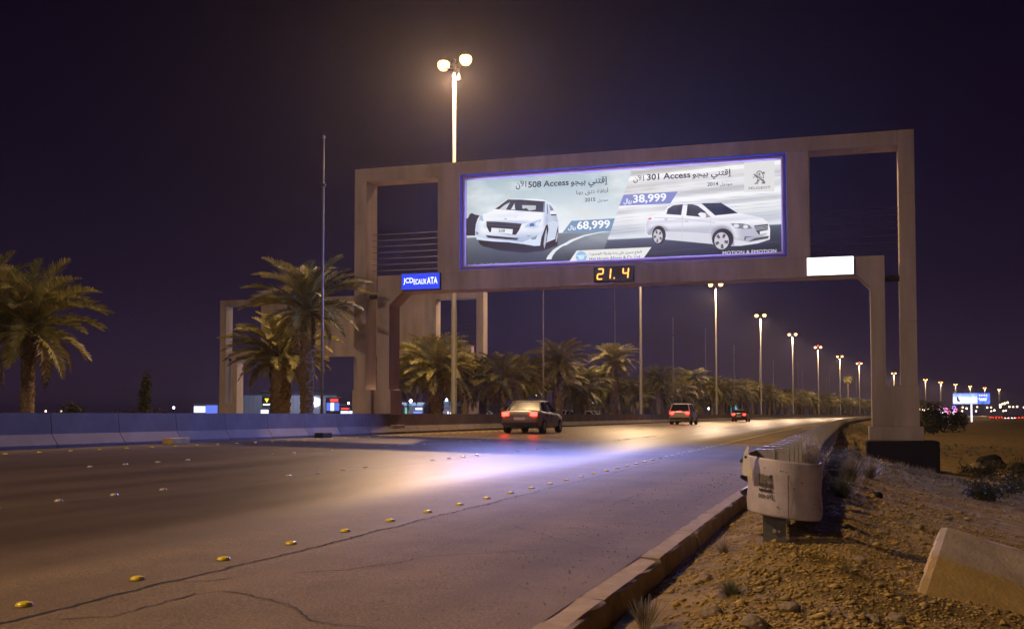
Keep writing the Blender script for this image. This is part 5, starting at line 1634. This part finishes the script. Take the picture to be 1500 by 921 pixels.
def dome_shelter():
    p = at_bearing(-20.8, 120, .16)
    g = thing('bus_shelter', 'bus shelter with a curved lit roof beside the left gantry leg', 'bus shelter', p, face_cam(p))
    m = MB(); m.box(-1.0, 1.0, .3, 2, 0, 1.75); m.build('wall', M['dark_clad'], g)
    m = MB(); m.tube([(1.2 * math.cos(a), 0, 1.7 + .75 * math.sin(a)) for a in [math.pi * i / 12 for i in range(13)]], .06, 6); m.build('roof_edge', M['cyan_lit'], g)
    m = MB(); m.prism([(1.15 * math.cos(math.pi * i / 12), 1.72 + .68 * math.sin(math.pi * i / 12)) for i in range(13)], .1, 2); m.build('roof', M['dark_clad'], g)
    for x0, x1, z0, z1, mt in ((-.95, -.3, 1.0, 1.7, 'blue_lit'), (-.35, .0, .9, 1.35, 'white_lit'), (.45, .6, 1.0, 1.3, 'white_lit'), (.75, .9, .95, 1.2, 'white_lit')):
        m = MB(); m.box(x0, x1, .1, .28, z0, z1); m.build('lit_panel', M[mt], g)
    return g
dome_shelter()
# lamp posts with bluish white lamps around the forecourt
def lamp_post(b, d, h, label, arm, group, zb=.16, r=.16, mat='white_lamp'):
    p = at_bearing(b, d, zb)
    g = thing('lamp_post', label, 'lamp post', p, face_cam(p), group)
    m = MB()
    if arm:
        m.tube([(arm, 0, 0), (arm, 0, h * .6), (arm * .85, 0, h * .82), (arm * .5, 0, h * .96), (.1, 0, h)], .06, 6)
    else:
        m.tube([(0, 0, 0), (0, 0, h)], .05, 6)
    m.build('pole', M['dark_steel'], g)
    m = MB(); m.lathe([(0, -r), (r * .7, -r * .7), (r, 0), (r * .7, r * .7), (0, r)], 10)
    m.build('lamp', M[mat], g, True, loc=(0, 0, h))
    return g
LPO = 'white lamp posts beyond the median'
for k, (b, d, y, arm, lab) in enumerate((
        (-31.5, 190, 587, 0, 'white lamp on a post left of the pale hall'), (-29.65, 230, 587, 0, 'white lamp in front of the pale hall by its dark sign'), (-25.7, 190, 590, 0, 'white lamp left of the little shop roof'),
        (-25.2, 195, 592, 0, 'white lamp right of the little shop'), (-22.5, 130, 587, 0, 'white lamp over the glass bus shelter'), (-20.6, 125, 585, 0, 'bright white lamp over the curved bus shelter'),
        (-18.1, 170, 580, 0, 'white lamp seen between the bushy and the smaller palm'), (-16.5, 190, 579, 0, 'white lamp just right of the smaller palm'), (-15.95, 150, 590, 0, 'low white lamp left of the thin flagpole'),
        (-15.9, 200, 579, 0, 'white lamp high left of the thin flagpole'), (-14.25, 140, 577, 1.6, 'bright white lamp on a curved arm behind the full crowned palm'), (-14.7, 200, 576, 0, 'white lamp between two palm trunks'),
        (-12.95, 160, 589, 0, 'low white lamp left of the tall palm'), (-11.2, 150, 589, 0, 'white lamp between the tall palm and the dark palm'), (-7.0, 210, 598, 0, 'low white lamp behind the far palms'))):
    lamp_post(b, d, (607 - y) * d / 1600 + .95, lab, arm, LPO)
for b, d, h in ((-31.5, 188, 4.2), (-28.0, 238, 6.0), (-21.5, 112, 3.6)):
    ld = bpy.data.lights.new('forecourt_light', 'POINT'); ld.energy = 2600; ld.color = (.60, .66, 1.0); ld.shadow_soft_size = .2
    lo = bpy.data.objects.new('forecourt_light', ld); COL.objects.link(lo); lo.location = at_bearing(b, d, h)
for k, (b, d, z) in enumerate(((-40.3, 180, .9), (-39.6, 190, .9), (-34.4, 170, 1.4))):
    lamp_post(b, d, z + .6, 'tiny lamp post far off at the left ' + ['edge', 'edge, beside the first one', 'beyond the cypress'][k], 0, 'tiny lamps at the left horizon', r=.14, mat='tiny_lamp' if k < 2 else 'white_lamp')
# lit post sign between the palms
p = at_bearing(-11.75, 140, .16)
g = thing('post_sign', 'slim upright white lit sign between palms by the tall palm', 'sign', p, face_cam(p))
m = MB(); m.box(-.2, .2, 0, .15, 1.3, 3.1); m.build('light_panel', M['white_lit'], g); m = MB(); m.box(-.06, .06, .02, .1, 0, 1.3); m.build('post', M['dark_steel'], g)
p = at_bearing(-5.72, 300, .16)
g = thing('post_sign', 'small blue lit sign far off between palm trunks', 'sign', p, face_cam(p))
m = MB(); m.box(-.8, .8, 0, .2, 1.2, 4.2); m.build('light_panel', M['cyan_lit'], g); m = MB(); m.box(-.1, .1, .02, .15, 0, 1.2); m.build('post', M['dark_steel'], g)
# faint low treeline and walls behind the forecourt
for k, (b, d, w, h) in enumerate(((-15.5, 240, 60, 2.8), (-19.5, 230, 16, 2.2), (-24.0, 260, 22, 2.0))):
    p = at_bearing(b, d, .16)
    g = thing('boundary_wall', ['long dark wall behind the parked cars', 'low dark wall behind the bushy palm', 'low dark wall left of the gantry gap'][k], 'wall', p, face_cam(p))
    for q in range(int(w / 4)):
        m = MB(); x = -w / 2 + q * 4; m.box(x + .03, x + 3.97, 0, .25, 0, h + .25 * (q % 3 == 1)); m.build('wall_panel', M['dark_clad'], g)

# ------------------------------------------------------------------ far right: lit billboard, lamps, neon
p = at_bearing(22.80 - 17.2, 400, -1.3)
g = thing('roadside_billboard', 'distant blue and white lit billboard on a glowing white post', 'billboard', p, face_cam(p))
m = MB(); m.tube([(0, 0, 0), (0, 0, 6.0)], .28, 10); m.build('post', M['white_lit'], g)
m = MB(); m.box(-5.8, 5.8, .02, .6, 6.0, 9.75); m.build('case', M['dark_clad'], g)
m = MB(); n = 40
for i in range(n + 1):
    for j in range(9):
        x = -5.75 + 11.5 * i / n; z = 6.05 + 3.65 * j / 8
        if x < 1.9:
            c = mixc((70, 110, 235), (235, 240, 255), .25 + .9 * math.exp(-((z - 7.4) / 1.3) ** 2) - .2 * mn.noise(Vector((x, 1, z))))
        else:
            c = mixc((50, 80, 215), (120, 150, 250), .5 + .5 * mn.noise(Vector((x, 2, z))))
        m.v.append((x, -.02, z)); m.c.append(lin(c))
for i in range(n):
    for j in range(8):
        a = i * 9 + j; m.f.append((a, a + 9, a + 10, a + 1))
pf = m.build('poster', M['far_print'], g)
m = MB(); m.add([(-4.6, -.04, 8.4), (-4.1, -.04, 8.5), (-3.9, -.04, 7.6), (-3.4, -.04, 7.2), (-3.6, -.04, 6.9), (-4.4, -.04, 7.0)], [tuple(range(6))[::-1]], lin((20, 30, 60))); m.build('figure_print', M['far_print'], pf)
for z, a, b in ((9.0, 2.4, 5.2), (7.9, 2.3, 5.0), (7.4, 2.6, 4.8)):
    for q in range(4):
        x = a + (b - a) * q / 4
        m = MB(); m.add([(x, -.04, z - .3), (x + .45, -.04, z - .3), (x + .45, -.04, z + .2), (x, -.04, z + .2)], [(0, 1, 2, 3)], lin((235, 240, 255))); m.build('print_mark', M['far_print'], pf)
M['pink_neon'] = glow('pink_neon', (1.0, .22, .55), 2.2)
M['violet_neon'] = glow('violet_neon', (.42, .22, 1.0), 2.0)
M['white_neon'] = glow('white_neon', (.95, .9, 1.0), 2.5)
p = at_bearing(22.0 - 17.2 - .28, 500, -1.3)
g = thing('neon_sign', 'cluster of pink and violet neon shapes left of the far billboard', 'neon sign', p, face_cam(p))
m = MB(); m.box(-4.2, 4.2, .2, .5, 2.2, 2.6); m.tube([(-3, .3, 0), (-3, .3, 2.4)], .12, 6); m.tube([(3, .3, 0), (3, .3, 2.4)], .12, 6); m.build('support', M['dark_steel'], g)
for x, z, r_, mt in ((-3.4, 5.6, .9, 'violet_neon'), (-3.0, 4.0, .8, 'pink_neon'), (-2.4, 3.1, .6, 'white_neon'), (-.6, 4.6, .7, 'pink_neon'), (-1.0, 3.4, .5, 'white_neon'), (.6, 3.3, .7, 'pink_neon'), (2.6, 5.4, .8, 'violet_neon'), (3.2, 4.4, .7, 'pink_neon'), (2.6, 3.2, .6, 'white_neon')):
    m = MB(); m.tube([(x + r_ * .8 * math.cos(a), 0, z + r_ * math.sin(a)) for a in [2 * math.pi * i / 9 for i in range(9)]], .22, 6); m.build('neon_tube', M[mt], g)
CL = [(235, 575), (255, 577), (330, 572), (350, 597), (385, 572), (395, 603), (465, 585), (517, 572), (740, 597), (748, 553), (796, 565), (910, 597), (925, 550), (1047, 555), (1095, 555), (1133, 588),
      (1205, 530), (1235, 515), (1262, 510), (1297, 500), (1207, 550), (1245, 595), (1275, 592), (1318, 548), (1365, 550), (1412, 547), (1495, 555), (1095, 598), (280, 590), (375, 535)]
for k, (zx, zy) in enumerate(CL):
    u = 1320 + zx / 8.333; v = 530 + zy / 8.333
    d = 520 + 37 * (k * 7 % 5)
    b = math.degrees(math.atan((u - 750) / 1600)) - 17.2
    if 16 <= k <= 19: lab = f'{["first", "second", "third", "fourth"][k - 16]} from the left of four large warm floodlights in a rising row'
    else: lab = 'small warm round lamp on a post in the distant city lights at the right'
    o = lamp_post(b, d, (607.4 - v) * d / 1600 * .97 + 2.2, lab, 0, 'warm city lights at the right horizon', -1.3, .52 if 16 <= k <= 19 else .40, 'tiny_lamp')
# ------------------------------------------------------------------ dusty night air
hz = MB(); hz.box(-2300, 1000, -120, 2700, -2.6, 24.0)
hm = bpy.data.materials.new('dusty_air'); hm.use_nodes = True
hn = hm.node_tree; hn.nodes.clear()
ho = hn.nodes.new('ShaderNodeOutputMaterial'); hv = hn.nodes.new('ShaderNodeVolumePrincipled')
hv.inputs['Color'].default_value = (.82, .78, .86, 1); hv.inputs['Density'].default_value = HAZE; hv.inputs['Anisotropy'].default_value = .8
hn.links.new(hv.outputs[0], ho.inputs['Volume'])
kind(hz.build('haze', hm), 'stuff')
